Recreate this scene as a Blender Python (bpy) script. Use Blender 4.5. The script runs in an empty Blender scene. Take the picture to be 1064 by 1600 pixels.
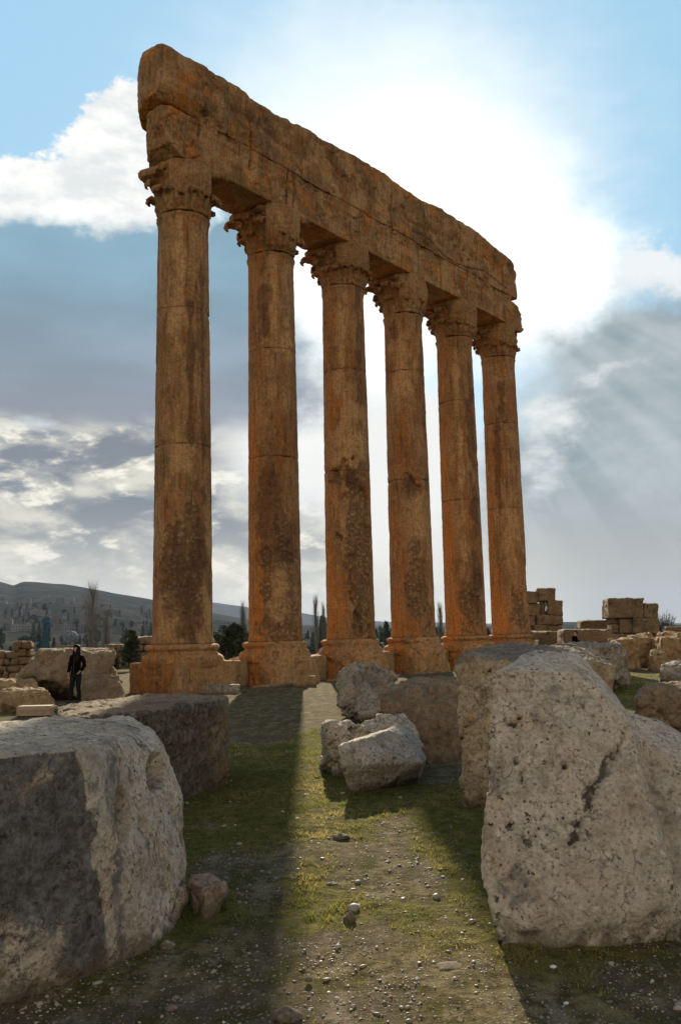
import bpy, bmesh, math, random
import numpy as np
from mathutils import Vector, Matrix

random.seed(5)
RNG = np.random.default_rng(11)
SC = bpy.context.scene
COL = SC.collection
R = math.radians

# ------------------------------------------------------------------ camera
CH = 1.88                                  # eye height above the ground
FPX, PITCH, ROLL = 1386.74, .137287, -.023054
_cp, _sp = math.cos(PITCH), math.sin(PITCH)
_F = np.array([0, _cp, _sp]); _R = np.array([1., 0, 0]); _U = np.array([0, -_sp, _cp])
_R2 = _R * math.cos(ROLL) + _U * math.sin(ROLL)
_U2 = -_R * math.sin(ROLL) + _U * math.cos(ROLL)
cam_d = bpy.data.cameras.new('camera')
cam = bpy.data.objects.new('camera', cam_d); COL.objects.link(cam)
cam_d.sensor_fit = 'VERTICAL'; cam_d.sensor_height = 24; cam_d.sensor_width = 16
cam_d.lens = FPX / 1600 * 24
cam_d.clip_start = .05; cam_d.clip_end = 30000
cam.matrix_world = Matrix([[_R2[0], _U2[0], -_F[0], 0], [_R2[1], _U2[1], -_F[1], 0],
                           [_R2[2], _U2[2], -_F[2], CH], [0, 0, 0, 1]])
SC.camera = cam

def ray(x, y):
    return _F + _R2 * (x - 532) / FPX + _U2 * (800 - y) / FPX
def at(x, y, Y):
    d = ray(x, y); p = d * Y / d[1]; return (p[0], p[1], p[2] + CH)
def G(x, y, z=0.):
    d = ray(x, y); k = (z - CH) / d[2]; return (d[0] * k, d[1] * k, z)
def azel(x, y):
    d = ray(x, y); return math.degrees(math.atan2(d[0], d[1])), math.degrees(math.atan2(d[2], math.hypot(d[0], d[1])))

# ------------------------------------------------------------------ light and exposure
SUN_AZ, SUN_EL = -2.6, 22.0                # degrees: azimuth from +Y towards +X, elevation
SC.view_settings.view_transform = 'Standard'; SC.view_settings.look = 'None'
SC.view_settings.gamma = 1; SC.view_settings.use_curve_mapping = False
SC.view_settings.exposure = 1.0
sd = bpy.data.lights.new('sun', 'SUN'); sd.energy = 5.0; sd.angle = R(.55); sd.color = (1, .86, .64)
sun = bpy.data.objects.new('sun', sd); COL.objects.link(sun)
_s = Vector((math.sin(R(SUN_AZ)) * math.cos(R(SUN_EL)), math.cos(R(SUN_AZ)) * math.cos(R(SUN_EL)), math.sin(R(SUN_EL))))
sun.rotation_euler = _s.to_track_quat('Z', 'Y').to_euler()
sun.location = (0, 0, 60)

# ------------------------------------------------------------------ node helpers
class NT:
    def __init__(s, tree): s.t = tree; s.n = tree.nodes; s.l = tree.links
    def new(s, typ, **kw):
        n = s.n.new(typ)
        for k, v in kw.items(): setattr(n, k, v)
        return n
    def put(s, sock, v):
        if isinstance(v, bpy.types.NodeSocket): s.l.new(v, sock)
        elif v is not None:
            if sock.type == 'RGBA' and len(v) == 3: v = (*v, 1)
            sock.default_value = v
    def m(s, op, a, b=None, c=None, clamp=False):
        n = s.new('ShaderNodeMath', operation=op, use_clamp=clamp)
        s.put(n.inputs[0], a)
        if b is not None: s.put(n.inputs[1], b)
        if c is not None: s.put(n.inputs[2], c)
        return n.outputs[0]
    def v(s, op, a, b=None, sc=None):
        n = s.new('ShaderNodeVectorMath', operation=op)
        s.put(n.inputs[0], a)
        if b is not None: s.put(n.inputs[1], b)
        if sc is not None: s.put(n.inputs['Scale'], sc)
        return n.outputs[0]
    def mix(s, f, a, b, mode='MIX'):
        n = s.new('ShaderNodeMix', data_type='RGBA', blend_type=mode)
        s.put(n.inputs[0], f); s.put(n.inputs[6], a); s.put(n.inputs[7], b)
        return n.outputs[2]
    def ss(s, x, a, b, lo=0., hi=1.):
        n = s.new('ShaderNodeMapRange', interpolation_type='SMOOTHSTEP')
        s.put(n.inputs[0], x); n.inputs[1].default_value = a; n.inputs[2].default_value = b
        n.inputs[3].default_value = lo; n.inputs[4].default_value = hi
        return n.outputs[0]
    def noise(s, vec, scale, detail=4, rough=.55, dist=0.):
        n = s.new('ShaderNodeTexNoise'); s.put(n.inputs['Vector'], vec)
        n.inputs['Scale'].default_value = scale; n.inputs['Detail'].default_value = detail
        n.inputs['Roughness'].default_value = rough; n.inputs['Distortion'].default_value = dist
        return n.outputs[0]
    def voro(s, vec, scale, feature='F1', rand=1.):
        n = s.new('ShaderNodeTexVoronoi', feature=feature); s.put(n.inputs['Vector'], vec)
        n.inputs['Scale'].default_value = scale; n.inputs['Randomness'].default_value = rand
        return n.outputs[0]
    def attr(s, name):
        n = s.new('ShaderNodeAttribute', attribute_name=name); return n.outputs['Fac']

# ------------------------------------------------------------------ sky
def build_world():
    w = bpy.data.worlds.new('World'); SC.world = w; w.use_nodes = True
    t = NT(w.node_tree); w.node_tree.nodes.clear()
    out = t.new('ShaderNodeOutputWorld')
    sky = t.new('ShaderNodeTexSky', sky_type='NISHITA'); sky.sun_disc = False
    sky.sun_elevation = R(SUN_EL); sky.sun_rotation = R(SUN_AZ)
    sky.air_density = 1.0; sky.dust_density = .6; sky.ozone_density = 1.6
    tc = t.new('ShaderNodeTexCoord').outputs['Generated']
    d = t.v('NORMALIZE', tc)
    sp = t.new('ShaderNodeSeparateXYZ'); t.put(sp.inputs[0], d)
    X, Y, Z = sp.outputs
    az0 = t.m('MULTIPLY', t.m('ARCTAN2', X, Y), 57.29578)
    el0 = t.m('MULTIPLY', t.m('ARCSINE', Z), 57.29578)
    # cloud-edge turbulence, in degrees
    n1 = t.noise(d, 7, 8, .62); n2 = t.noise(t.v('ADD', d, (3.1, 1.7, 5.3)), 7, 8, .62)
    az = t.m('ADD', az0, t.m('MULTIPLY', t.m('SUBTRACT', n1, .5), 9))
    el = t.m('ADD', el0, t.m('MULTIPLY', t.m('SUBTRACT', n2, .5), 7))
    nb = t.noise(t.v('MULTIPLY', d, (1, 1, 2.2)), 16, 9, .62)
    nbc = t.m('SUBTRACT', nb, .5)
    def blob(px, py, sx, sy, warp=True, pw=1.0):
        a, e = azel(px, py)
        u = t.m('DIVIDE', t.m('SUBTRACT', az if warp else az0, a), sx)
        v = t.m('DIVIDE', t.m('SUBTRACT', el if warp else el0, e), sy)
        q = t.m('ADD', t.m('MULTIPLY', u, u), t.m('MULTIPLY', v, v))
        return t.m('POWER', 2.71828, t.m('MULTIPLY', q, -pw))
    def add(*a):
        r = a[0]
        for b in a[1:]: r = t.m('ADD', r, b)
        return r
    nish = t.v('SCALE', sky.outputs[0], sc=.14)
    c = nish
    # bright humid blue between the clouds (only around the sun's half of the sky)
    # behind the viewer: unseen warm cloud, added to brighten everything that faces the camera
    rearw = t.m('MULTIPLY', t.ss(Y, .15, -.35), t.ss(Z, .95, .25))
    c = t.mix(t.m('MULTIPLY', rearw, t.ss(t.noise(d, 2.2, 5, .55), .30, .55, .55, .95)), c, (1.42, 1.18, .88))
    frontw = t.ss(Y, .1, .8)
    c = t.mix(t.m('MULTIPLY', frontw, .80), c, (.40, .72, .95))
    # top corners deeper blue
    c = t.mix(t.m('MULTIPLY', blob(20, 60, 13, 14, False), .75), c, (.42, .70, .94))
    c = t.mix(t.m('MULTIPLY', blob(1060, 200, 11, 12, False), .6), c, (.42, .70, .92))
    # wide veil of thin cloud lit by the sun
    c = t.mix(t.ss(add(blob(600, 300, 15, 11.5, False), t.m('MULTIPLY', nbc, .30)), .12, .85), c, (1.02, 1.10, 1.12))
    # white cumulus at left
    m = t.ss(add(blob(150, 290, 4.2, 3.8), blob(40, 335, 5, 2.0), blob(205, 250, 3.0, 3.4), t.m('MULTIPLY', nbc, 1.3)), .42, .62)
    c = t.mix(m, c, t.mix(t.ss(nb, .35, .65), (.84, .87, .88), (1.15, 1.15, 1.1)))
    # big blue-grey cloud bank at left
    a1 = add(blob(110, 520, 17, 6.6), blob(430, 560, 7, 7.5), t.m('MULTIPLY', nbc, .4))
    cc = t.mix(t.ss(el0, azel(100, 660)[1], azel(100, 380)[1]), (.30, .34, .40), (.225, .37, .47))
    cc = t.mix(t.ss(t.noise(t.v('MULTIPLY', d, (1, 1, 3)), 4, 5, .5), .35, .7), cc, t.v('SCALE', cc, sc=1.35))
    c = t.mix(t.ss(a1, .34, .52), c, t.v('SCALE', cc, sc=.95))
    # grey-white broken cloud below it
    low = t.ss(el0, azel(200, 690)[1], azel(200, 640)[1], 1, 0)
    fade = t.ss(az0, azel(640, 700)[0], azel(760, 700)[0], 1, .0)
    nl = t.noise(t.v('MULTIPLY', d, (1, 1, 2.6)), 9, 9, .6, .3)
    cl = t.mix(t.ss(nl, .42, .66), (.23, .265, .305), (.80, .77, .66))
    cl = t.mix(t.m('MULTIPLY', t.ss(nb, .50, .60), t.ss(nl, .40, .56)), cl, (1.05, 1.0, .86))
    cl = t.mix(t.ss(blob(470, 700, 7, 6, False), .3, .9), cl, (1.0, 1.0, .97))
    c = t.mix(t.m('MULTIPLY', t.m('MULTIPLY', low, frontw), fade), c, cl)
    # white glare above and right of the columns
    gl = add(blob(670, 320, 9, 6.5, False), blob(560, 520, 5.0, 9), blob(860, 455, 5.0, 5.2), t.m('MULTIPLY', nbc, t.ss(el0, azel(700, 150)[1], azel(800, 330)[1], .10, .55)))
    c = t.mix(t.ss(gl, .22, 1.0), c, (1.25, 1.30, 1.28))
    c = t.mix(t.ss(add(blob(640, 760, 7.5, 9), t.m('MULTIPLY', nbc, .5)), .35, .8), c, (.98, .98, .95))
    c = t.mix(t.ss(add(blob(1020, 415, 4.6, 1.9), t.m('MULTIPLY', nbc, 1.6)), .38, .75), c, (.92, .97, .99))
    # grey cloud at lower right with soft sun shafts fanning from the sun
    sa, se = azel(620, 300)
    pa = t.m('ARCTAN2', t.m('SUBTRACT', az0, sa), t.m('SUBTRACT', el0, se))
    rayn = t.new('ShaderNodeTexNoise', noise_dimensions='1D'); t.put(rayn.inputs['W'], t.m('MULTIPLY', pa, 2.6)); rayn.inputs['Detail'].default_value = 1.5
    rayv = t.ss(rayn.outputs[0], .35, .7)
    gr = add(blob(1010, 700, 8.5, 8), blob(900, 850, 8, 5.5), blob(1080, 560, 6, 3.2), t.m('MULTIPLY', nbc, .5))
    gc = t.mix(t.ss(t.noise(t.v('MULTIPLY', d, (1, 1, 1.8)), 6, 6, .6), .35, .65), (.31, .385, .42), (.50, .57, .60))
    gc = t.mix(t.m('MULTIPLY', rayv, .26), gc, (.68, .74, .76))
    gc = t.mix(t.ss(el0, azel(900, 960)[1], azel(900, 700)[1], 1, 0), gc, (.45, .46, .45))
    c = t.mix(t.ss(gr, .22, .80), c, gc)
    # a few bright holes in it
    c = t.mix(t.ss(add(blob(868, 640, 2.2, 1.8), t.m('MULTIPLY', blob(950, 572, 2.8, .6), .8), blob(840, 740, 1.9, 3.2), t.m('MULTIPLY', nbc, 2.0)), .35, 1.5), c, (.95, .98, .96))
    # dusty brightening over the horizon
    hz = t.m('MULTIPLY', t.ss(el0, 0, 9, 1, 0), frontw)
    hc = t.mix(t.ss(az0, azel(700, 900)[0], azel(1000, 900)[0]), (1.0, .94, .80), (.50, .49, .46))
    c = t.mix(t.m('MULTIPLY', hz, .85), c, hc)
    bg = t.new('ShaderNodeBackground'); t.put(bg.inputs[0], c); bg.inputs[1].default_value = .48
    t.l.new(bg.outputs[0], out.inputs[0])
build_world()

# ------------------------------------------------------------------ numpy noise
def _hash(ix, iy, iz, seed):
    h = (ix.astype(np.int64) * 374761393 + iy.astype(np.int64) * 668265263 + iz.astype(np.int64) * 2147483647 + seed * 1274126177) & 0xffffffff
    h = ((h ^ (h >> 13)) * 1274126177) & 0xffffffff
    h = ((h ^ (h >> 16)) * 2246822519) & 0xffffffff
    return (h ^ (h >> 15)) & 0xffffffff
def vnoise(P, seed=0):
    I = np.floor(P).astype(np.int64); Fr = P - I; W = Fr * Fr * Fr * (Fr * (Fr * 6 - 15) + 10)
    r = 0
    for dx in (0, 1):
        wx = W[:, 0] if dx else 1 - W[:, 0]
        for dy in (0, 1):
            wy = W[:, 1] if dy else 1 - W[:, 1]
            for dz in (0, 1):
                wz = W[:, 2] if dz else 1 - W[:, 2]
                h = _hash(I[:, 0] + dx, I[:, 1] + dy, I[:, 2] + dz, seed)
                gx = ((h & 1023) / 511.5 - 1); gy = (((h >> 10) & 1023) / 511.5 - 1); gz = (((h >> 20) & 1023) / 511.5 - 1)
                r = r + wx * wy * wz * (gx * (Fr[:, 0] - dx) + gy * (Fr[:, 1] - dy) + gz * (Fr[:, 2] - dz))
    return r * 1.4
def fbm(P, oct=4, seed=0, gain=.5):
    r = 0; a = 1
    for o in range(oct):
        r = r + a * vnoise(P, seed + o * 17); P = P * 2.03 + 7.1; a *= gain
    return r
def ridged(P, oct=3, seed=0):
    r = 0; a = 1; s = 0
    for o in range(oct):
        r = r + a * (1 - np.abs(vnoise(P, seed + o * 13)) * 2.2); s += a; P = P * 2.1 + 3.3; a *= .5
    return r / s
def worley(P, seed=0):
    I = np.floor(P).astype(np.int64); n = len(P)
    f1 = np.full(n, 9.); f2 = np.full(n, 9.); val = np.zeros(n)
    for dx in (-1, 0, 1):
        for dy in (-1, 0, 1):
            for dz in (-1, 0, 1):
                h = _hash(I[:, 0] + dx, I[:, 1] + dy, I[:, 2] + dz, seed)
                q = np.stack([I[:, 0] + dx + (h & 1023) / 1023., I[:, 1] + dy + ((h >> 10) & 1023) / 1023., I[:, 2] + dz + ((h >> 20) & 1023) / 1023.], 1)
                dd = np.sqrt(((P - q) ** 2).sum(1))
                nw = dd < f1
                f2 = np.where(nw, f1, np.minimum(f2, dd)); val = np.where(nw, (h % 997) / 997., val); f1 = np.where(nw, dd, f1)
    return f1, f2, val
def sstep(x, a, b):
    t = np.clip((x - a) / (b - a), 0, 1); return t * t * (3 - 2 * t)

# ------------------------------------------------------------------ object helpers
def tag(o, label=None, cat=None, group=None, kind=None):
    if label: o['label'] = label
    if cat: o['category'] = cat
    if group: o['group'] = group
    if kind: o['kind'] = kind
    return o
def empty(name, loc, rz=0.):
    o = bpy.data.objects.new(name, None); COL.objects.link(o); o.location = loc; o.rotation_euler = (0, 0, rz)
    o.empty_display_size = .3
    return o
def link(name, me, mat=None, parent=None, loc=None):
    o = bpy.data.objects.new(name, me); COL.objects.link(o)
    if mat is not None and not me.materials: me.materials.append(mat)
    if parent: o.parent = parent
    if loc is not None: o.location = loc
    return o
def mesh_np(name, V, Fc, smooth=True, attrs=None):
    me = bpy.data.meshes.new(name)
    V = np.asarray(V, dtype=np.float32); Fc = np.asarray(Fc, dtype=np.int32); k = Fc.shape[1]
    me.vertices.add(len(V)); me.vertices.foreach_set('co', V.ravel())
    me.loops.add(Fc.size); me.loops.foreach_set('vertex_index', Fc.ravel())
    me.polygons.add(len(Fc)); me.polygons.foreach_set('loop_start', np.arange(0, Fc.size, k, dtype=np.int32))
    me.update(calc_edges=True)
    if smooth: me.polygons.foreach_set('use_smooth', np.ones(len(Fc), dtype=bool))
    for n, a in (attrs or {}).items():
        at_ = me.attributes.new(n, 'FLOAT', 'POINT'); at_.data.foreach_set('value', np.asarray(a, dtype=np.float32))
    return me
def grid_faces(nr, nc, wrap=False):
    r = np.arange(nr - 1)[:, None]; c = np.arange(nc if wrap else nc - 1)[None, :]
    a = r * nc + c; b = r * nc + (c + 1) % nc; e = (r + 1) * nc + (c + 1) % nc; f = (r + 1) * nc + c
    return np.stack([a, b, e, f], -1).reshape(-1, 4)
def get_np(me):
    V = np.empty(len(me.vertices) * 3, dtype=np.float32); me.vertices.foreach_get('co', V)
    N = np.empty(len(me.vertices) * 3, dtype=np.float32); me.vertex_normals.foreach_get('vector', N)
    return V.reshape(-1, 3).astype(np.float64), N.reshape(-1, 3).astype(np.float64)
def set_np(me, V): me.vertices.foreach_set('co', np.asarray(V, dtype=np.float32).ravel()); me.update()
def set_attr(me, n, a):
    x = me.attributes.get(n) or me.attributes.new(n, 'FLOAT', 'POINT')
    x.data.foreach_set('value', np.asarray(a, dtype=np.float32))
def hull_bm(bm, pts):
    pts = [(p[0], p[1], -.14) if p[2] == 0. else p for p in pts]
    vs = [bm.verts.new(p) for p in pts]
    r = bmesh.ops.convex_hull(bm, input=vs)
    junk = [v for v in r['geom_interior'] + r['geom_unused'] if isinstance(v, bmesh.types.BMVert)]
    if junk: bmesh.ops.delete(bm, geom=list(set(junk)), context='VERTS')
def box_bm(bm, c, s, rz=0., taper=1.):
    m = Matrix.Translation(c) @ Matrix.Rotation(rz, 4, 'Z')
    vs = []
    for z in (-1, 1):
        k = taper if z > 0 else 1
        for x, y in ((-1, -1), (1, -1), (1, 1), (-1, 1)):
            vs.append(bm.verts.new(m @ Vector((x * s[0] / 2 * k, y * s[1] / 2 * k, z * s[2] / 2))))
    for f in ((3, 2, 1, 0), (4, 5, 6, 7), (0, 1, 5, 4), (1, 2, 6, 5), (2, 3, 7, 6), (3, 0, 4, 7)): bm.faces.new([vs[i] for i in f])
def bm_mesh(name, bm, smooth=False):
    me = bpy.data.meshes.new(name); bmesh.ops.recalc_face_normals(bm, faces=bm.faces[:]); bm.to_mesh(me); bm.free()
    if smooth: me.polygons.foreach_set('use_smooth', np.ones(len(me.polygons), dtype=bool))
    return me
def evaluate(me, mods):
    o = bpy.data.objects.new('tmp', me); COL.objects.link(o)
    for typ, kw in mods:
        m = o.modifiers.new('m', typ)
        for k, v in kw.items(): setattr(m, k, v)
    dg = bpy.context.evaluated_depsgraph_get(); dg.update()
    r = bpy.data.meshes.new_from_object(o.evaluated_get(dg), preserve_all_data_layers=True, depsgraph=dg)
    bpy.data.objects.remove(o)
    return r
def remeshed(name, bm, vox, smooth=3):
    me = bm_mesh(name, bm)
    r = evaluate(me, [('REMESH', dict(mode='VOXEL', voxel_size=vox)), ('SMOOTH', dict(factor=.5, iterations=smooth))])
    r.name = name; r.polygons.foreach_set('use_smooth', np.ones(len(r.polygons), dtype=bool))
    return r

# ------------------------------------------------------------------ materials
def material(name):
    m = bpy.data.materials.new(name); m.use_nodes = True; t = NT(m.node_tree); m.node_tree.nodes.clear()
    out = t.new('ShaderNodeOutputMaterial'); b = t.new('ShaderNodeBsdfPrincipled'); t.l.new(b.outputs[0], out.inputs[0])
    b.inputs['Specular IOR Level'].default_value = .25; b.inputs['Roughness'].default_value = .9
    return m, t, b
def bump(t, h, strength, dist, prev=None):
    n = t.new('ShaderNodeBump'); n.inputs['Strength'].default_value = strength; n.inputs['Distance'].default_value = dist
    t.put(n.inputs['Height'], h)
    if prev is not None: t.put(n.inputs['Normal'], prev)
    return n.outputs[0]
def plain(name, col, rough=.8, var=.12, scale=6., spec=.25, bmp=.0):
    m, t, b = material(name); P = t.new('ShaderNodeNewGeometry').outputs['Position']
    n = t.noise(P, scale, 5)
    c = t.mix(t.ss(n, .3, .7), tuple(x * (1 - var) for x in col), tuple(x * (1 + var) for x in col))
    t.put(b.inputs['Base Color'], c); b.inputs['Roughness'].default_value = rough; b.inputs['Specular IOR Level'].default_value = spec
    if bmp: t.put(b.inputs['Normal'], bump(t, n, bmp, .02))
    return m

def stone(name, light, mid, dark, s=1., lich=.5, speck=.5, rust=.25, patina=(.062, .061, .060), bs=.9, bd=.03, fine=1.):
    """weathered limestone; attributes: pat (grey crust), cr (cracks, and hollows with their shade painted dark)"""
    m, t, b = material(name); P = t.new('ShaderNodeNewGeometry').outputs['Position']
    wp = t.new('ShaderNodeTexNoise'); t.put(wp.inputs['Vector'], P); wp.inputs['Scale'].default_value = 5 * s; wp.inputs['Detail'].default_value = 6; wp.inputs['Roughness'].default_value = .65
    W = t.v('ADD', P, t.v('SCALE', t.v('SUBTRACT', wp.outputs[1], (.5, .5, .5)), sc=.07 / s))
    n1 = t.noise(P, 1.3 * s, 7, .65); n2 = t.noise(P, 7 * s, 9, .72); n3 = t.noise(P, 34 * s * fine, 8, .8); n4 = t.noise(W, 15 * s, 7, .74)
    c = t.mix(t.ss(n1, .38, .60), mid, light)
    c = t.mix(t.ss(n2, .36, .56, .8, 0), c, tuple(x * .72 for x in mid))
    c = t.mix(t.ss(n4, .53, .68, 0, .65), c, tuple(min(1, x * 1.25) for x in light))
    c = t.mix(t.ss(t.noise(W, 3 * s, 6, .65), .48, .66, 0, rust), c, (mid[0] * .95, mid[1] * .62, mid[2] * .36))
    lz = t.m('ADD', t.noise(W, 2.1 * s, 9, .74), t.m('MULTIPLY', t.m('SUBTRACT', n4, .5), .6))
    c = t.mix(t.m('MULTIPLY', t.ss(lz, .70 - .26 * lich, .80 - .26 * lich), .72), c, dark)
    msk = t.ss(t.noise(P, 1.9 * s, 5, .65), .44, .60)
    pit = t.m('MULTIPLY', t.ss(t.noise(W, 11 * s, 5, .6), .335, .39, 1, 0), t.m('MULTIPLY', msk, min(1, speck * 1.2)))
    pit2 = t.m('MULTIPLY', t.ss(n3, .36, .42, 1, 0), t.m('MULTIPLY', t.ss(n4, .40, .55), speck))
    # broken hairline cracks: thin level lines of a warped noise
    cn = t.m('ABSOLUTE', t.m('SUBTRACT', t.noise(W, 2.0 * s, 4, .6), .5))
    crk = t.m('MULTIPLY', t.ss(cn, .0, .010, 1, 0), t.ss(n2, .46, .56))
    cn2 = t.m('ABSOLUTE', t.m('SUBTRACT', t.noise(t.v('ADD', W, (7, 3, 1)), 6 * s, 5, .65), .5))
    crk2 = t.m('MULTIPLY', t.ss(cn2, .0, .016, 1, 0), t.ss(n1, .46, .58))
    cr = t.m('MAXIMUM', t.m('MULTIPLY', crk, .8), t.m('MULTIPLY', crk2, .3))
    sp_ = t.new('ShaderNodeTexVoronoi', feature='F1'); t.put(sp_.inputs['Vector'], W); sp_.inputs['Scale'].default_value = 26 * s
    sc_ = t.new('ShaderNodeSeparateColor'); t.put(sc_.inputs[0], sp_.outputs['Color'])
    fleck = t.m('MULTIPLY', t.m('MULTIPLY', t.ss(sp_.outputs[0], .16, .34, 1, 0), t.m('GREATER_THAN', sc_.outputs[0], .70)), t.ss(n1, .40, .58))
    c = t.mix(t.m('MULTIPLY', fleck, speck), c, t.mix(sc_.outputs[1], (.05, .045, .04), (.17, .075, .035)))
    c = t.mix(pit2, c, t.mix(t.ss(n1, .4, .6), dark, (.13, .065, .035)))
    c = t.mix(pit, c, (.035, .027, .02))
    c = t.mix(t.m('MULTIPLY', cr, .6), c, (.06, .045, .03))
    c = t.mix(t.ss(n3, .38, .56, .55, 0), c, t.v('SCALE', c, sc=.42))
    c = t.mix(t.ss(n3, .56, .70, 0, .4), c, t.v('SCALE', c, sc=1.35))
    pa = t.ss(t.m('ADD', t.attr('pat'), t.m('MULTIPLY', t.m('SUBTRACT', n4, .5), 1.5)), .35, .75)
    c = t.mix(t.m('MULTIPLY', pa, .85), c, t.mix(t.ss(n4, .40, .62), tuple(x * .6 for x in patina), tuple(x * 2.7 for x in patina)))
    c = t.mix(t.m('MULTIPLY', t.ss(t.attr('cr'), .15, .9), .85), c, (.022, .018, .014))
    zz = t.new('ShaderNodeSeparateXYZ'); t.put(zz.inputs[0], P)
    soil = t.ss(t.m('ADD', zz.outputs[2], t.m('MULTIPLY', t.m('SUBTRACT', n2, .5), .5)), .0, .16, .8, 0)      # soil splashed on the foot
    c = t.mix(soil, c, (.11, .085, .05))
    t.put(b.inputs['Base Color'], c)
    h = t.m('ADD', t.m('ADD', t.m('MULTIPLY', n2, .7), t.m('MULTIPLY', n3, .55)), t.m('MULTIPLY', n4, .45))
    h = t.m('SUBTRACT', h, t.m('ADD', t.m('MULTIPLY', pit, .7), t.m('ADD', t.m('MULTIPLY', cr, .35), t.m('MULTIPLY', pit2, .3))))
    t.put(b.inputs['Normal'], bump(t, h, bs, bd * 1.5 / s))
    return m

def column_stone(name, k=1.):
    """orange weathered limestone; attributes er (broken rubble face), st (dark run-off streaks and painted undercut shade), lt (pale patch), orr (orange patina), cr (joint)"""
    m, t, b = material(name); P = t.new('ShaderNodeNewGeometry').outputs['Position']
    S = t.v('MULTIPLY', P, (1, 1, .16))
    n1 = t.noise(P, .55, 6, .6, .3); n2 = t.noise(P, 2.6, 9, .72); n3 = t.noise(P, 9, 7, .76)
    st = t.noise(S, 2.4, 6, .6); st2 = t.noise(t.v('ADD', S, (9, 2, 4)), 4.5, 5, .6)
    c = t.mix(t.ss(n1, .36, .64), (.22 * k, .115 * k, .044 * k), (.34 * k, .195 * k, .086 * k))
    c = t.mix(t.ss(st, .44, .66, 0, .8), c, (.25 * k, .095 * k, .028 * k))
    c = t.mix(t.ss(st2, .54, .70, 0, .75), c, (.09 * k, .05 * k, .028 * k))
    c = t.mix(t.ss(n2, .50, .68, 0, .65), c, (.13 * k, .082 * k, .045 * k))
    og = t.m('ADD', t.attr('orr'), t.m('ADD', t.m('MULTIPLY', t.m('SUBTRACT', n2, .5), 1.6), t.m('MULTIPLY', t.m('SUBTRACT', st, .5), 1.8)))
    c = t.mix(t.ss(og, .28, 1.1, 0, .86), c, (.46 * k, .175 * k, .032 * k))
    er = t.attr('er')
    wq = t.new('ShaderNodeTexNoise'); t.put(wq.inputs['Vector'], P); wq.inputs['Scale'].default_value = 4; wq.inputs['Detail'].default_value = 4
    v = t.voro(t.v('ADD', P, t.v('SCALE', wq.outputs[1], sc=.35)), 5.5, 'F1')
    rub = t.mix(t.ss(v, .15, .55), (.33 * k, .215 * k, .115 * k), (.13 * k, .075 * k, .036 * k))
    c = t.mix(t.m('MULTIPLY', er, t.ss(n3, .4, .6, .4, .9)), c, rub)
    c = t.mix(t.m('MULTIPLY', t.attr('lt'), t.ss(n2, .3, .6, .35, .9)), c, (.42 * k, .25 * k, .11 * k))
    sk = t.ss(t.m('ADD', t.attr('st'), t.m('MULTIPLY', t.m('SUBTRACT', n2, .5), 1.2)), .2, 1.15, 0, .68)
    st3 = t.noise(t.v('MULTIPLY', P, (1, 1, .07)), 11, 5, .65); c = t.mix(t.ss(st3, .50, .66, 0, .55), c, t.v('SCALE', c, sc=.5)); c = t.mix(t.ss(st3, .48, .34, 0, .35), c, t.v('SCALE', c, sc=1.45))
    c = t.mix(sk, c, (.085 * k, .040 * k, .022 * k))
    c = t.mix(t.ss(n3, .38, .58, .62, 0), c, t.v('SCALE', c, sc=.42))
    c = t.mix(t.ss(n3, .55, .68, 0, .4), c, t.v('SCALE', c, sc=1.5))
    c = t.mix(t.ss(n3, .30, .36, .5, 0), c, (.05, .025, .012))
    c = t.mix(t.attr('cr'), c, (.035, .02, .012))
    t.put(b.inputs['Base Color'], c)
    h = t.m('ADD', t.m('MULTIPLY', n2, 1.), t.m('MULTIPLY', n3, .55))
    h = t.m('SUBTRACT', h, t.m('MULTIPLY', t.m('MULTIPLY', v, er), .8))
    t.put(b.inputs['Normal'], bump(t, h, 1., .10))
    return m

M = {}
M['column'] = column_stone('orange limestone', 1.22)
M['entab'] = column_stone('brown limestone', 1.15)
M['pale'] = stone('pale limestone', (.70, .625, .50), (.52, .45, .345), (.22, .195, .16), 1.0, lich=.42, speck=.9, rust=.22)
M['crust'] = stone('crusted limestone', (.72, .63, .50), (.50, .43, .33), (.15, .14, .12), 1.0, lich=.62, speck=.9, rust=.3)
M['ochre'] = stone('ochre limestone', (.50, .41, .27), (.36, .275, .165), (.14, .12, .09), 1.0, lich=.5, speck=.8, rust=.45)
M['grey'] = stone('grey limestone', (.42, .365, .29), (.27, .23, .175), (.11, .10, .085), 1.0, lich=.7, speck=.6, rust=.4)
M['brown'] = stone('brown rough limestone', (.32, .24, .15), (.21, .15, .09), (.09, .08, .062), 1.0, lich=.5, speck=.55, rust=.5, patina=(.075, .066, .052))
M['tan'] = stone('tan limestone', (.42, .30, .16), (.30, .20, .10), (.11, .085, .06), .7, lich=.35, speck=.4, rust=.6)
M['wall'] = stone('old wall limestone', (.27, .19, .11), (.18, .125, .07), (.06, .05, .04), .5, lich=.6, speck=.35, rust=.5)
M['pink'] = stone('pinkish limestone', (.40, .31, .235), (.29, .215, .16), (.14, .115, .09), 2.2, lich=.2, speck=.25, rust=.3)

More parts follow.
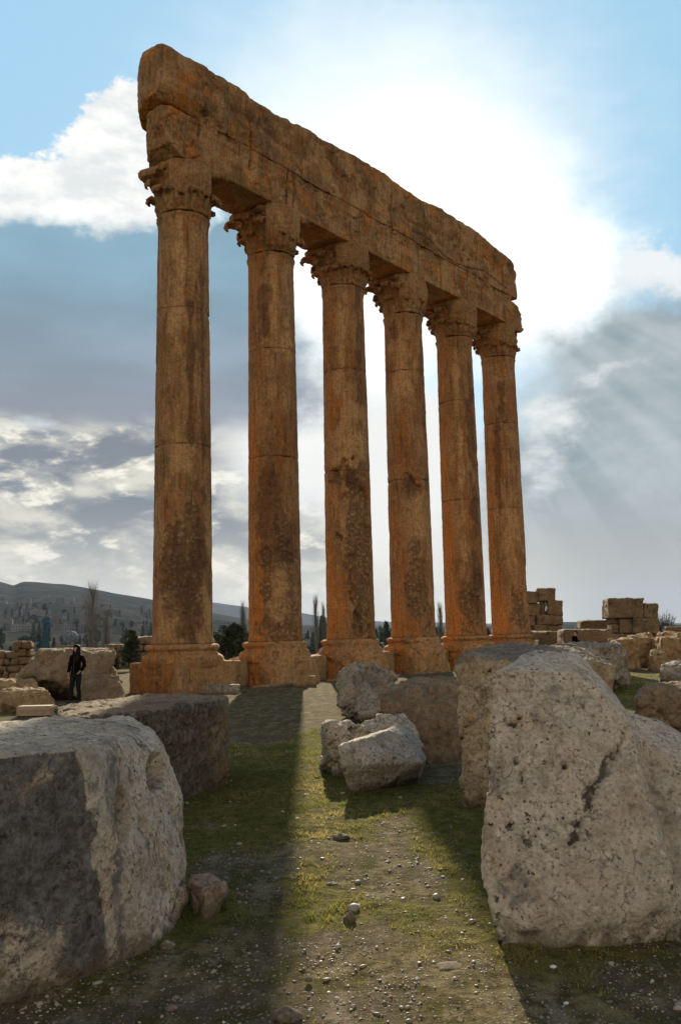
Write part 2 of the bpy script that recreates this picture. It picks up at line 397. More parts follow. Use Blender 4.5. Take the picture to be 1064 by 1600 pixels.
# ------------------------------------------------------------------ rocks
def rock(name, hulls, vox, mat, label, cat='stone block', group=None, seed=1, sm=4, a0=.04, a1=.02, a2=.008, chunk=0., cscale=2., pits=0., fn=None, parent=None, root=None):
    """hulls: list of point lists (world); the union is remeshed, rounded and weathered"""
    bm = bmesh.new()
    for h in hulls: hull_bm(bm, h)
    me = remeshed(name, bm, vox, sm)
    V, N = get_np(me)
    d = a0 * fbm(V * 1.3, 3, seed) + a1 * fbm(V * 5, 4, seed + 5) + a2 * (ridged(V * 15, 3, seed + 9) - .6)
    if chunk:
        f1, f2, val = worley(V * cscale + fbm(V * 3, 3, seed + 2)[:, None] * .5, seed + 3)
        d += chunk * (val - .5) - chunk * .5 * np.exp(-((f2 - f1) / .06) ** 2)
    cr = np.zeros(len(V)); pat = np.zeros(len(V))
    if pits:
        f1, f2, val = worley(V * 6.5 + fbm(V * 4, 2, seed + 4)[:, None] * .4, seed + 6)
        pm = sstep(vnoise(V * 1.1, seed + 8), -.05, .25) * (val > .45)
        q = pm * sstep(f1, .34, .12); d -= pits * q; cr = np.maximum(cr, q * .5)
    V2 = V + N * d[:, None]
    if fn:
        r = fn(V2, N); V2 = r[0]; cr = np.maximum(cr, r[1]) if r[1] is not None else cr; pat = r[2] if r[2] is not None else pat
    base = V2[:, :2].mean(0); z0 = V2[:, 2].min()
    if root is None:
        org = np.array([base[0], base[1], max(z0, 0)])
    else: org = np.array(root)
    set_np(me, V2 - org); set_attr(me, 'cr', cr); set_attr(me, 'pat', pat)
    o = link(name, me, mat, parent, tuple(org) if parent is None else (0, 0, 0))
    if parent is None: tag(o, label, cat, group)
    return o
def sh(pts, dx, dy, dz=0.): return [(p[0] + dx, p[1] + dy, p[2] + dz) for p in pts]
def blk(x0, x1, y0, y1, Y, D, zb=None, zt=None, skew=0.):
    """a roughly square block whose front face fills pixels x0-x1, y0-y1 at depth Y, D metres deep"""
    f = [at(x0, y0, Y), at(x1, y0, Y + skew), at(x1, y1, Y + skew), at(x0, y1, Y)]
    if zb is not None: f = [f[0], f[1], (f[2][0], f[2][1], zb), (f[3][0], f[3][1], zb)]
    k = (Y + D * .5) / Y
    return f + [(p[0] * k, p[1] + D, p[2]) for p in f]

# ------------------------------------------------------------------ the colonnade
ROWA = R(50.658); RW = np.array([math.cos(ROWA), math.sin(ROWA)]); PP = np.array([math.sin(ROWA), -math.cos(ROWA)])
C1 = np.array([-5.748, 32.116]); SPAN = 4.8
ZS, ZT, ZA = 1.68, 17.70, 19.60                # shaft foot, shaft top, underside of the architrave
RB, RT = 1.065, .945

def rot(v, a): return np.array([v[0] * math.cos(a) - v[1] * math.sin(a), v[0] * math.sin(a) + v[1] * math.cos(a)])
def patch(th, z, t0, z0, dt, dz, seed, soft=.35, k=1.):
    """soft-edged noisy patch on the unrolled shaft"""
    q = np.sqrt(((th - t0) / dt) ** 2 + ((z - z0) / dz) ** 2)
    P = np.stack([th * 1.6, z * 1.1, np.full_like(th, seed * 3.7)], 1)
    return sstep(q + fbm(P, 4, seed) * .9, 1 + soft * .5, 1 - soft * .5) * k

COLS = [
 dict(j=(8.81, 13.93), er=[(.05, 4.2, .9, 2.0, .05)], st=[(.28, 11.6, .13, 3.6), (.78, 10.9, .13, 4.6), (.55, 4.5, .5, 1.8), (-.1, 3.6, .7, 1.6)],
      lt=[(-.15, 15.3, .22, 2.2), (-.25, 13.5, .3, .5), (1.0, 3.5, .25, 1.8), (-.45, 2.7, .35, .9), (-.1, 8.3, .35, .6)], og=.18, leaves=[(-1.9, -.55), (1.1, 2.2)], flare=.25, base='molded'),
 dict(j=(9.03, 13.53), er=[(.2, 4.0, .7, 1.8, .05), (.3, 2.4, .8, .8, .06)], st=[(-.35, 15.2, .35, 1.6), (-.25, 6.9, .6, 1.7), (.5, 5.4, .4, .8)],
      lt=[(.1, 15.6, .2, 2.3), (.7, 13.9, .3, .8), (.1, 3.3, .4, 1.)], og=.62, leaves=[(-2.6, -.25), (1.4, 2.6)], flare=.8, base='eroded'),
 dict(j=(9.11, 13.72), er=[(.35, 7.3, .6, 2.1, .20), (.5, 4.4, .5, 2.4, .14), (.0, 8.72, .75, .42, .22), (.25, 2.3, .2, .7, .30)], st=[(.1, 8.78, .8, .33), (.35, 8.6, .5, .3), (.8, 15, .22, 4.), (.7, 9.3, .3, .5)],  # low wide st patches paint the shade of the undercut below the joint
      lt=[(-.1, 14.6, .25, 2.2), (-.3, 12.8, .18, .8), (-.15, 7.6, .16, 1.5), (.2, 10.3, .6, 1.6)], og=.6, leaves=[(-2.7, -.3)], flare=.8, base='eroded'),
 dict(j=(9.26, 14.72), er=[(.1, 8.75, .42, .55, .14), (.25, 4.0, .6, 2.0, .06), (1.35, 12.5, .22, 2.2, .10)], st=[(1.05, 13.5, .2, 2.6), (-.5, 16.6, .3, .8), (.05, 8.9, .3, .4)],
      lt=[(-.1, 14.9, .5, 1.6), (.35, 7.3, .35, 1.4)], og=.55, leaves=[(-2.7, -.2)], flare=.85, base='eroded'),
 dict(j=(8.76, 14.11), er=[(1.4, 10.8, .2, 1.4, .12), (.4, 3.2, .6, 1.2, .04)], st=[(.85, 12.5, .25, 4.), (.75, 8.0, .3, .9), (.7, 4.5, .35, 1.3)],
      lt=[(.05, 15.2, .25, 1.6), (.1, 10.5, .18, 3.8), (.1, 6.3, .2, 1.8)], og=.8, leaves=[(-2.7, -.2)], flare=.4, base='molded'),
 dict(j=(8.78, 13.72), er=[(1.5, 4.8, .3, 1.4, .16), (.6, 2.8, .5, 1., .04)], st=[(-.3, 11.5, .2, 2.6), (.1, 14.8, .25, 1.)],
      lt=[(.3, 7.2, .5, 1.5)], og=.7, leaves=[(-2.7, -.5), (1.1, 1.7)], flare=.35, base='molded'),
]

def leaf_mesh(h=.85, w=.62, out=.42, seed=0):
    """acanthus leaf: rises along the bell and curls out and over, with a toothed edge; local x = outwards, z = up"""
    nu, nv = 13, 11; V = []
    rs = np.random.default_rng(seed)
    for i in range(nu):
        u = i / (nu - 1)
        a = u * 1.0
        if u < .62: x = .02 + out * .28 * (u / .62) ** 2; z = h * u / .72
        else:
            q = (u - .62) / .38; x = .02 + out * .28 + out * .75 * math.sin(q * 1.9) * .95; z = h * .86 + h * .14 * math.sin(q * 2.2) - h * .20 * max(0, q - .55) * 2.2
        ww = w * .5 * (.55 + .75 * math.sin(math.pi * min(1, u * .9 + .12))) * (1 - .25 * max(0, u - .7) / .3)
        for j in range(nv):
            v = j / (nv - 1) * 2 - 1
            tooth = 1 + (.26 if i % 2 else -.20) * abs(v) ** 2 + rs.normal() * .05
            y = ww * v * tooth
            xx = x - .10 * abs(v) ** 1.6 + .035 * math.cos(v * 9.5) + (.04 * abs(v) if i % 2 else 0)
            V.append((xx, y, z + .035 * abs(v) * (1 if i % 2 else -1)))
    me = mesh_np('acanthus_leaf', V, grid_faces(nu, nv), True)
    r = evaluate(me, [('SOLIDIFY', dict(thickness=.075, offset=0)), ('SUBSURF', dict(levels=1, render_levels=1))]); r.name = 'acanthus_leaf'
    V, N = get_np(r); set_np(r, V + N * (.05 * fbm(V * 7 + seed, 3, 4) + .03 * (ridged(V * 11, 2, 8) - .5))[:, None])
    return r
def volute_mesh():
    """corner volute: a thick scroll curling outwards under the abacus corner"""
    V = []; n = 26; k = 8
    for i in range(n):
        u = i / (n - 1); a = u * 4.6 + .2; rr = .30 * (1 - u * .72)
        cx, cz = .22 + rr * math.sin(a - 2.2), .42 + rr * math.cos(a - 2.2)
        if u < .2: cx -= (.2 - u) * 1.6; cz -= (.2 - u) * 2.6
        for j in range(k):
            b = j / k * 2 * math.pi; th = .075 * (1 - .35 * u)
            V.append((cx + math.cos(b) * th * math.sin(a), math.sin(b) * (.16 - .04 * u), cz + math.cos(b) * th * math.cos(a)))
    me = mesh_np('volute', V, grid_faces(n, k, True), True)
    return me
LEAFS = [leaf_mesh(.85, .72, .50, 1), leaf_mesh(1.30, .78, .62, 2), leaf_mesh(.72, .5, .34, 3), leaf_mesh(1.0, .72, .78, 4)]
VOL = volute_mesh()

COLLAB = ['first and nearest column, at the left end of the row, with two dark parallel run-off streaks on its shaft',
          'second column from the left, its battered orange foot flaring to the right beside two lying slabs',
          'third column from the left, with a chunk broken out below the middle joint and cobbly core showing',
          'fourth column from the left, rising behind the rough round boulder on a chalky sloping foot',
          'fifth column from the left, strong orange with one long pale stripe down the middle of its shaft',
          'sixth and farthest column, at the right end of the row beside the ruined doorway wall']

def build_column(i, spec):
    c = C1 + RW * SPAN * i
    root = empty('stone_column', (c[0], c[1], 0)); tag(root, COLLAB[i], 'column', 'giant standing columns of the temple')
    u = -c / np.linalg.norm(c); rt = np.array([-u[1], u[0]])          # towards the camera, to its right
    if rt[0] < 0: rt = -rt
    nt = 144
    th1 = np.linspace(-math.pi, math.pi, nt, endpoint=False)
    joints = [ZS] + list(spec['j']) + [ZT]
    for d in range(3):
        zlo, zhi = joints[d], joints[d + 1]
        g = .004
        zs = np.concatenate([[zlo + g, zlo + g], np.linspace(zlo + g + .025, zhi - g - .025, int((zhi - zlo) / .075)), [zhi - g, zhi - g]])
        T, Z = np.meshgrid(th1, zs); th = T.ravel(); z = Z.ravel()
        f = (z - ZS) / (ZT - ZS)
        Rr = RB + (RT - RB) * (f ** 1.35)
        if d == 0: Rr = Rr + .06 * sstep(z, ZS + .35, ZS)               # apophyge
        if d == 2: Rr = Rr + .085 * np.exp(-((z - (ZT - .13)) / .075) ** 2) + .03 * np.exp(-((z - (ZT - .3)) / .05) ** 2)
        dx = np.cos(th)[:, None] * u + np.sin(th)[:, None] * rt
        W = np.concatenate([dx * Rr[:, None] + c, z[:, None]], 1)
        er = np.zeros(len(z)); dep = np.zeros(len(z))
        for k, (t0, z0, dt, dz, dd) in enumerate(spec['er']):
            p = patch(th, z, t0, z0, dt, dz, i * 31 + k, .16); er = np.maximum(er, p); dep = np.maximum(dep, p * dd)
        st = np.zeros(len(z)); lt = np.zeros(len(z))
        for k, (t0, z0, dt, dz) in enumerate(spec['st']): st = np.maximum(st, patch(th, z, t0, z0, dt, dz, i * 37 + k + 50, .9))
        for k, (t0, z0, dt, dz) in enumerate(spec['lt']): lt = np.maximum(lt, patch(th, z, t0, z0, dt, dz, i * 41 + k + 90, .8))
        f1, f2, val = worley(W * np.array([4.2, 4.2, 4.2]), 7)
        cob = (val * .6 + (1 - np.clip(f1 * 1.5, 0, 1)) * .8)
        disp = .012 * fbm(W * 1.2, 3, 3 + i) + .010 * fbm(W * 5, 3, 8)
        disp = disp - dep + er * .06 * (cob - .4) + er * .05 * fbm(W * 2.2, 3, 5)
        # knocked edges at the joints
        ej = np.minimum(z - zlo, zhi - z); chip = sstep(vnoise(np.stack([th * 2.2, np.full_like(th, i * 3 + zlo), z * .6], 1), 21), .12, .4)
        edge = np.exp(-(ej / .03) ** 2) * .010 + np.exp(-(ej / .14) ** 2) * .06 * chip
        # side nicks seen against the sky
        nick = sstep(fbm(np.stack([th * 1.5, z * .7, np.full_like(th, i * 5.)], 1), 4, 77), .34, .62) * .07
        if i == 0: nick = nick * .5
        disp = disp - edge * (0 if False else 1) - nick
        Rr = Rr + disp
        V = np.concatenate([dx * Rr[:, None], z[:, None]], 1)
        V = V.reshape(len(zs), nt, 3)
        V[0, :, :2] *= .55; V[-1, :, :2] *= .55                           # bed faces close the drum
        og = np.clip(spec['og'] * (.35 + .75 * sstep(-np.sin(th), -.1, .95)) * (1.15 - .55 * f) + .35 * sstep(z, 5, 2) * (np.sin(th) < .4) * spec['og'], 0, 1)
        cr = np.exp(-(ej / .022) ** 2) * .45 * (.4 + .6 * sstep(vnoise(np.stack([th * 3, z * 0 + i, z * 0 + d], 1), 5), -.3, .2))
        me = mesh_np('drum', V.reshape(-1, 3), grid_faces(len(zs), nt, True), True, dict(er=er, st=st, lt=lt, orr=og, cr=cr))
        bm = bmesh.new(); bm.from_mesh(me); bm.verts.ensure_lookup_table(); bm.faces.new([bm.verts[k] for k in range(nt - 1, -1, -1)]); n0 = (len(zs) - 1) * nt
        bm.faces.new([bm.verts[n0 + k] for k in range(nt)]); bm.to_mesh(me); bm.free()
        link('drum', me, M['column'], root)
    # plinth and Attic base
    bm = bmesh.new(); w = 1.34
    hull_bm(bm, [(*(RW * a * w + PP * b * w), z) for a in (-1, 1) for b in (-1, 1) for z in (-.25, 1.05)])
    prof = [(1.02, .9), (1.42, .9), (1.46, 1.05), (1.47, 1.16), (1.40, 1.28), (1.24, 1.33), (1.20, 1.42), (1.22, 1.46), (1.31, 1.49), (1.33, 1.56), (1.29, 1.64), (1.12, 1.685), (1.0, 1.685)]
    vs = [[bm.verts.new((r_ * math.cos(a), r_ * math.sin(a), z)) for a in np.linspace(0, 2 * math.pi, 64, endpoint=False)] for r_, z in prof]
    for a, b in zip(vs, vs[1:]):
        for k in range(64): bm.faces.new((a[k], a[(k + 1) % 64], b[(k + 1) % 64], b[k]))
    bm.faces.new(vs[0][::-1]); bm.faces.new(vs[-1])
    me = remeshed('base', bm, .05, 1); V, N = get_np(me)
    rr = np.hypot(V[:, 0], V[:, 1]); dirs = V[:, :2] / np.maximum(rr, 1e-6)[:, None]
    th = np.arctan2(dirs @ rt, dirs @ u); z = V[:, 2]; W = V + np.array([c[0], c[1], 0])
    wt = sstep(th + .5 * fbm(W * .8, 3, 60 + i), -.75, -.15) * sstep(th, 2.4, 1.7) * spec['flare']
    if i == 0: wt = wt * 0 + .1
    Rf = 1.10 + (1.70 - 1.10) * np.clip((1.68 - z) / 1.68, 0, 1) ** .85 + .10 * fbm(W * 1.4, 4, 33)
    if spec['base'] == 'molded': Rf = Rf + .25
    nr = rr * (1 - wt) + np.minimum(rr, Rf) * wt
    side = sstep(rr, .2, .5)
    nr = nr * side + rr * (1 - side)
    er = wt * sstep(fbm(W * 1.1, 3, 44), -.2, .25)
    nr = nr + side * (.03 * fbm(W * 1.4, 3, 9) + .018 * fbm(W * 6, 3, 12) + er * .03 * (1 - worley(W * 4, 3)[0]))
    nr -= side * .05 * sstep(fbm(W * 2.1, 4, 88 + i), .15, .5) * (1.6 if i else 1)
    V[:, 0] = dirs[:, 0] * nr; V[:, 1] = dirs[:, 1] * nr
    set_np(me, V)
    og = np.clip(spec['og'] * .35 + .8 * sstep(-np.sin(th), -.3, .6) - .5 * wt, 0, 1)
    set_attr(me, 'orr', og * .78); set_attr(me, 'lt', np.clip(.55 * sstep(np.sin(th), -.6, .3) + .3 * wt, 0, 1)); set_attr(me, 'er', er * .4)
    link('base', me, M['column'], root)
    # capital: bell core, weathered smooth where the carving is lost
    zs = np.linspace(ZT - .002, ZA + .02, 44); T, Z = np.meshgrid(th1, zs); th = T.ravel(); z = Z.ravel(); f = (z - ZT) / (ZA - ZT)
    keep = np.zeros(len(z))
    for a, b in spec['leaves']: keep = np.maximum(keep, sstep(th, a - .15, a + .15) * sstep(th, b + .15, b - .15))
    Rr = .90 + .22 * f ** 2
    lost = 1.0 + .30 * np.sin(np.clip(f, 0, 1) * 2.2) * .85
    if i in (1, 4): lost = lost + .05
    Rr = Rr * keep + lost * (1 - keep)
    Rr = Rr * sstep(f, .02, .12) + .975 * (1 - sstep(f, .02, .12))
    dx = np.cos(th)[:, None] * u + np.sin(th)[:, None] * rt
    W = np.concatenate([dx * Rr[:, None] + c, z[:, None]], 1)
    Rr = Rr + .07 * fbm(W * 1.6, 4, 14 + i) + .05 * (ridged(W * 3.5, 3, 4) - .5) + (1 - keep) * .03 * fbm(W * 6, 3, 3)
    low = sstep(f, .38, .30) * (1 - keep)                                # stumps of the lower leaf ring survive nearly everywhere
    Rr = Rr + low * .07 * (np.abs(np.sin(th * 12 + .6)) - .3) - keep * .05 * np.abs(np.sin(th * 12))
    V = np.concatenate([dx * Rr[:, None], z[:, None]], 1).reshape(len(zs), nt, 3)
    me = mesh_np('capital', V.reshape(-1, 3), grid_faces(len(zs), nt, True), True,
                 dict(orr=np.clip(.35 + .3 * keep, 0, 1) * np.ones(len(z)) * .7, er=(1 - keep) * .25, lt=(1 - keep) * .2 * sstep(f, .3, .6), st=keep * .3, cr=low * .35 * (np.sin(th * 12 + .6) ** 2 < .12)))
    cap = link('capital', me, M['column'], root)
    def place(me, name, th, r0, z0, s=1., tilt=0.):
        dd = u * math.cos(th) + rt * math.sin(th)
        o = link(name, me, M['column'], cap, (dd[0] * r0, dd[1] * r0, z0)); o.rotation_euler = (0, tilt, math.atan2(dd[1], dd[0])); o.scale = (s, s, s)
        return o
    rs = random.Random(i * 7 + 3)
    inr = lambda a: any(x <= a <= y for x, y in spec['leaves'])
    corner0 = math.atan2(float(rot(RW, math.pi / 4) @ rt), float(rot(RW, math.pi / 4) @ u))
    for k in range(8):
        a = (corner0 + k * math.pi / 4 + math.pi) % (2 * math.pi) - math.pi
        b = (a + math.pi / 8 + math.pi) % (2 * math.pi) - math.pi
        if inr(a) or rs.random() < .3: place(LEAFS[0], 'acanthus_leaf', a, .90, ZT + .02, .92 + rs.random() * .12)
        elif rs.random() < .85: place(LEAFS[2], 'acanthus_leaf', a, .97, ZT + .0, .85 + rs.random() * .25)
        if inr(b) and b < 0: place(LEAFS[1], 'acanthus_leaf', b, .86, ZT + .05, .95 + rs.random() * .1)
        elif rs.random() < .7: place(LEAFS[2], 'acanthus_leaf', b, .985, ZT + .03, .75 + rs.random() * .35)
        if k % 2 == 0 and inr(a) and i != 0 and a < 0:
            place(VOL, 'volute', a, 1.02, ZT + 1.02, .85); place(LEAFS[3], 'acanthus_leaf', a, .96, ZT + .62, 1.05, .18)
        if k % 2 and inr(a) and a < 0: place(LEAFS[1], 'acanthus_leaf', a, .95, ZT + .45, .85, .1)
    # abacus, its broken corners cut back
    bm = bmesh.new(); ring = []
    for k in range(4):
        a = corner0 + k * math.pi / 2; an = (a + math.pi) % (2 * math.pi) - math.pi
        full = inr(an)
        for q in range(8):
            t_ = q / 8; aa = a + t_ * math.pi / 2
            rad = 1.14 + .62 * abs(math.cos((t_) * math.pi)) ** 3
            an2 = (aa + math.pi) % (2 * math.pi) - math.pi
            if not inr(an2): rad = min(rad, 1.22)
            ring.append((aa, rad))
    def rv(a, r_): dd = u * math.cos(a) + rt * math.sin(a); return (dd[0] * r_, dd[1] * r_)
    L = [[bm.verts.new((*rv(a, r_ * s_), z)) for a, r_ in ring] for s_, z in ((.94, ZA - .28), (.98, ZA - .17), (1., ZA - .16), (1., ZA - .012))]
    for a, b in zip(L, L[1:]):
        for k in range(len(ring)): bm.faces.new((a[k], a[(k + 1) % len(ring)], b[(k + 1) % len(ring)], b[k]))
    bm.faces.new(L[0][::-1]); bm.faces.new(L[-1])
    me = remeshed('abacus', bm, .05, 1); V, N = get_np(me); W = V + np.array([c[0], c[1], 0])
    set_np(me, V + N * (.05 * fbm(W * 2.5, 4, 70 + i))[:, None] * (V[:, 2] < ZA - .06)[:, None]); set_attr(me, 'orr', np.full(len(V), .25))
    link('abacus', me, M['column'], cap)
    return root
for i, s in enumerate(COLS): build_column(i, s)

# ------------------------------------------------------------------ entablature: a thing of big architrave and frieze blocks
def tpz(t, p, z): q = C1 + RW * t + PP * p; return (q[0], q[1], z)
ent = empty('entablature', (*(C1 + RW * 12), ZA)); tag(ent, 'massive cracked stone entablature lying across the tops of all six columns', 'entablature')
EO = np.array([*(C1 + RW * 12), ZA])
topz = lambda t: float(np.interp(t, [-2.5, -2.0, -.8, .4, 1.4, 3.5, 5.8, 7.7, 9.2, 11.9, 14.8, 17, 19.3, 21.8, 24, 24.9, 25.5], [23.4, 23.72, 23.72, 23.77, 23.8, 23.68, 23.8, 23.86, 23.98, 24.15, 23.92, 24.18, 24.22, 24.0, 23.9, 23.5, 22.9]))
def ent_block(name, t0, t1, secs, seed, kind, lab=None):
    """secs: list of (t, [(p, z)...]) cross-sections joined pairwise into hulls"""
    bm = bmesh.new()
    for (ta, A), (tb, B) in zip(secs, secs[1:]): hull_bm(bm, [tpz(ta, p, z) for p, z in A] + [tpz(tb, p, z) for p, z in B])
    me = remeshed(name, bm, .06, 2); V, N = get_np(me)
    t = (V[:, :2] - C1) @ RW; p = (V[:, :2] - C1) @ PP; z = V[:, 2]; np_ = N[:, :2] @ PP
    face = sstep(np_, .3, .8)
    wear = fbm(np.stack([t * .38, z * .6, t * 0 + 3.], 1), 4, 5)
    er = sstep(wear, -.08, .22)
    d = .035 * fbm(V * 1.2, 3, seed) + .03 * fbm(V * 4, 3, 4) * (.5 + er) - er * face * .09
    if kind == 'arch':     # fasciae of the architrave survive in places
        step = .075 * (z < 20.28) + .045 * ((z >= 20.28) & (z < 20.9)) + .05 * np.exp(-((z - 21.28) / .09) ** 2) * -1
        d -= face * (1 - er) * step
    else:
        d -= face * .10 * np.exp(-((z - 22.45 - .15 * np.sin(t * .8)) / .16) ** 2) * (.3 + .7 * (1 - er))
        d += face * .05 * sstep(z, 22.9, 23.4)
    f1, f2, val = worley(V * 1.15 + fbm(V * 1.5, 3, 2)[:, None] * .5, 6)
    crk = np.exp(-((f2 - f1) / .022) ** 2) * sstep(vnoise(V * .6, 8), 0, .2)
    d -= .05 * crk + .04 * er * (val - .3)
    # long sagging crack between the courses on the right
    zc = 21.75 + .25 * np.sin(t * .9 + 1) + .1 * fbm(np.stack([t * 1.5, t * 0, t * 0], 1), 3, 3)
    c2 = np.exp(-((z - zc) / .045) ** 2) * (t > 14) * (t < 23.5) * face; d -= .08 * c2
    # vertical fissures
    for k, (tf, za, zb) in enumerate([(18.6, 21.6, 23.9), (20.3, 21.2, 23.5), (22.3, 22.2, 24.3), (23.3, 21.9, 23.6), (12.2, 20.8, 23.2), (2.6, 20.4, 22.6), (16.6, 19.6, 21.2), (20.8, 19.7, 21.0), (5.2, 19.7, 21.3), (-.1, 20.6, 21.4)]):
        tw = tf + .12 * fbm(np.stack([z * 1.3, z * 0 + k, z * 0], 1), 3, k)
        c3 = np.exp(-((t - tw) / .055) ** 2) * sstep(z, za, za + .2) * sstep(z, zb, zb - .2) * face; d -= .14 * c3; crk = np.maximum(crk, c3 * .8)
    # tiny rubble-like pitting
    d -= .02 * sstep(worley(V * 3.4, 9)[0], .3, .1)
    V2 = V + N * d[:, None] - EO
    set_np(me, V2)
    st = patch(t, z * 2, 3.3, 44.4, .9, 3, 5, .9) * .8
    st = np.maximum(st, .7 * sstep(fbm(np.stack([t * 1.6, z * .25, t * 0], 1), 4, 29), .22, .5) * sstep(z, 21, 23.5))
    set_attr(me, 'st', st * face); set_attr(me, 'er', er * .35); set_attr(me, 'cr', np.maximum(crk * .8, c2 * .9))
    set_attr(me, 'orr', np.clip(.22 + .6 * sstep(fbm(np.stack([t * .5, z * .9, t * 0 + 9], 1), 4, 19), .0, .4), 0, 1)); set_attr(me, 'lt', .75 * sstep(fbm(V * .9, 4, 39), .0, .3))
    o = link(name, me, M['entab'], ent)
    if lab: o['label'] = lab
    return o
def sec(pl, ph, z0, z1, bev=.1, pl2=None, ph2=None):
    a = pl if pl2 is None else pl2; b = ph if ph2 is None else ph2
    return [(pl, z0), (ph, z0), (b, z1 - bev), (a, z1 - bev), (b - bev * 1.2, z1), (a + bev * 1.2, z1)]
LOW = [-1.25, 4.75, 9.65, 14.45, 19.15, 24.0]
for k in range(5):
    a, b = LOW[k] + .02, LOW[k + 1] - .02; s = sec(-1.08, 1.08, ZA, 21.35, .02)
    if k == 0:
        secs = [(-1.75, sec(.0, .8, 20.6, 21.38, .06)), (-1.45, sec(-.45, .95, 20.0, 21.38, .06)), (-1.0, sec(-.85, .98, 19.7, 21.38, .05)), (-.6, sec(-1.0, .98, ZA - .08, 21.38, .05)), (.2, sec(-1.08, 1.06, ZA, 21.38, .03)), (b, s)]
    else: secs = [(a, s), (b, s)]
    ent_block('architrave_block', a, b, secs, 20 + k, 'arch')
ent_block('architrave_block', 24, 25.6, [(24.02, sec(-1.05, 1.04, ZA + .02, 21.3, .2)), (24.9, sec(-1.15, 1.08, ZA + .0, 21.3, .3)), (25.45, sec(-1.0, 1.02, ZA + .25, 21.1, .4)), (25.75, sec(-.7, .7, ZA + .6, 20.8, .3))], 31, 'arch', 'knobbly stump overhanging the last column')
UP = [-2.2, 1.35, 5.7, 10.6, 15.1, 20.6, 25.3]
for k in range(6):
    a, b = UP[k] + .015, UP[k + 1] - .015
    if k == 0:
        mold = [(-1.42, 21.40), (1.0, 21.40), (1.36, 21.75), (1.45, 22.1), (1.30, 22.5), (1.22, 23.4), (1.0, topz(a) + .0), (-1.0, topz(a)), (-1.3, 23.3), (-1.5, 22.0)]
        tip = [(.25, 21.6), (.85, 21.52), (1.15, 21.9), (1.12, 23.2), (.95, 23.5), (.2, 23.5), (.0, 22.9)]
        mid = [(-.45, 21.5), (.95, 21.42), (1.30, 21.8), (1.38, 22.1), (1.24, 22.5), (1.16, 23.4), (.95, 23.70), (-.3, 23.68), (-.5, 22.9)]
        secs = [(-2.12, tip), (-1.85, mid), (-1.1, [(max(p, -1.15), min(z, 23.72)) for p, z in mold]), (.9, [(p, z if z < 23.45 else 23.78) for p, z in mold]), (b, sec(-1.15, 1.12, 21.40, 23.8, .1))]
    elif k == 5:
        secs = [(a, sec(-1.2, 1.08, 21.38, topz(a), .12)), (21.8, sec(-1.2, 1.08, 21.38, 24.0, .14)), (24.2, sec(-1.15, 1.1, 21.38, 23.85, .25)), (24.9, sec(-1.0, 1.02, 21.45, 23.5, .3)), (25.25, sec(-.8, .8, 21.6, 23.1, .25))]
    else:
        n = 4; ts = np.linspace(a, b, n); secs = [(t_, sec(-1.2, 1.10, 21.38, topz(t_), .12)) for t_ in ts]
    ent_block('frieze_block', a, b, secs, 40 + k, 'frieze', 'leftmost frieze block, overhanging with a rounded moulding' if k == 0 else None)

# ------------------------------------------------------------------ ground
def grass_amount(x, y):
    """0..1 cover of short grass (world metres)"""
    P = np.stack([x * .9, y * .55, x * 0 + 2.], 1); n = fbm(P, 5, 71)
    def bl(cx, cy, sx, sy): return np.exp(-(((x - cx) / sx) ** 2 + ((y - cy) / sy) ** 2))
    g = -.16 + .22 * np.exp(-((y - 8.5) / 3.2) ** 2) * (x > -.4)
    g += 1.0 * bl(1.05, 8.2, .45, 2.3) + .75 * bl(.75, 11.2, 1.1, 1.2) + .9 * bl(-.35, 14.5, .5, 4.2)
    g += .85 * bl(-1.35, 10.2, .85, 3.2) + .8 * bl(-1.5, 14.5, 1.0, 3.0) + .35 * bl(.1, 9.5, 1.0, 3.0)
    g += 1.0 * bl(9.5, 27, 5, 11) + .45 * bl(-1.2, 6.0, .5, .8) + .55 * bl(.95, 5.5, .18, .5) + .5 * bl(-1.0, 6.4, .25, .5) + .45 * bl(1.5, 5.35, .7, .12) + .3 * bl(.6, 5.6, .5, 1.2)
    g += .55 * sstep(np.abs(x), 12, 22)
    return np.clip(sstep(g + n * .75, .08, .75), 0, 1)
def ground_z(x, y):
    P = np.stack([x, y, x * 0], 1)
    r = np.hypot(x, y)
    z = .05 * fbm(P * .35, 3, 5) + .02 * fbm(P * 1.7, 3, 6)
    near = sstep(r, 26, 12)
    z = z + near * (.010 * fbm(P * 7, 4, 7) + .006 * vnoise(P * 26, 9))
    z = z * sstep(r, 95, 60)
    z = z - 7.5 * sstep(y + .3 * np.abs(x), 84, 112)
    return z
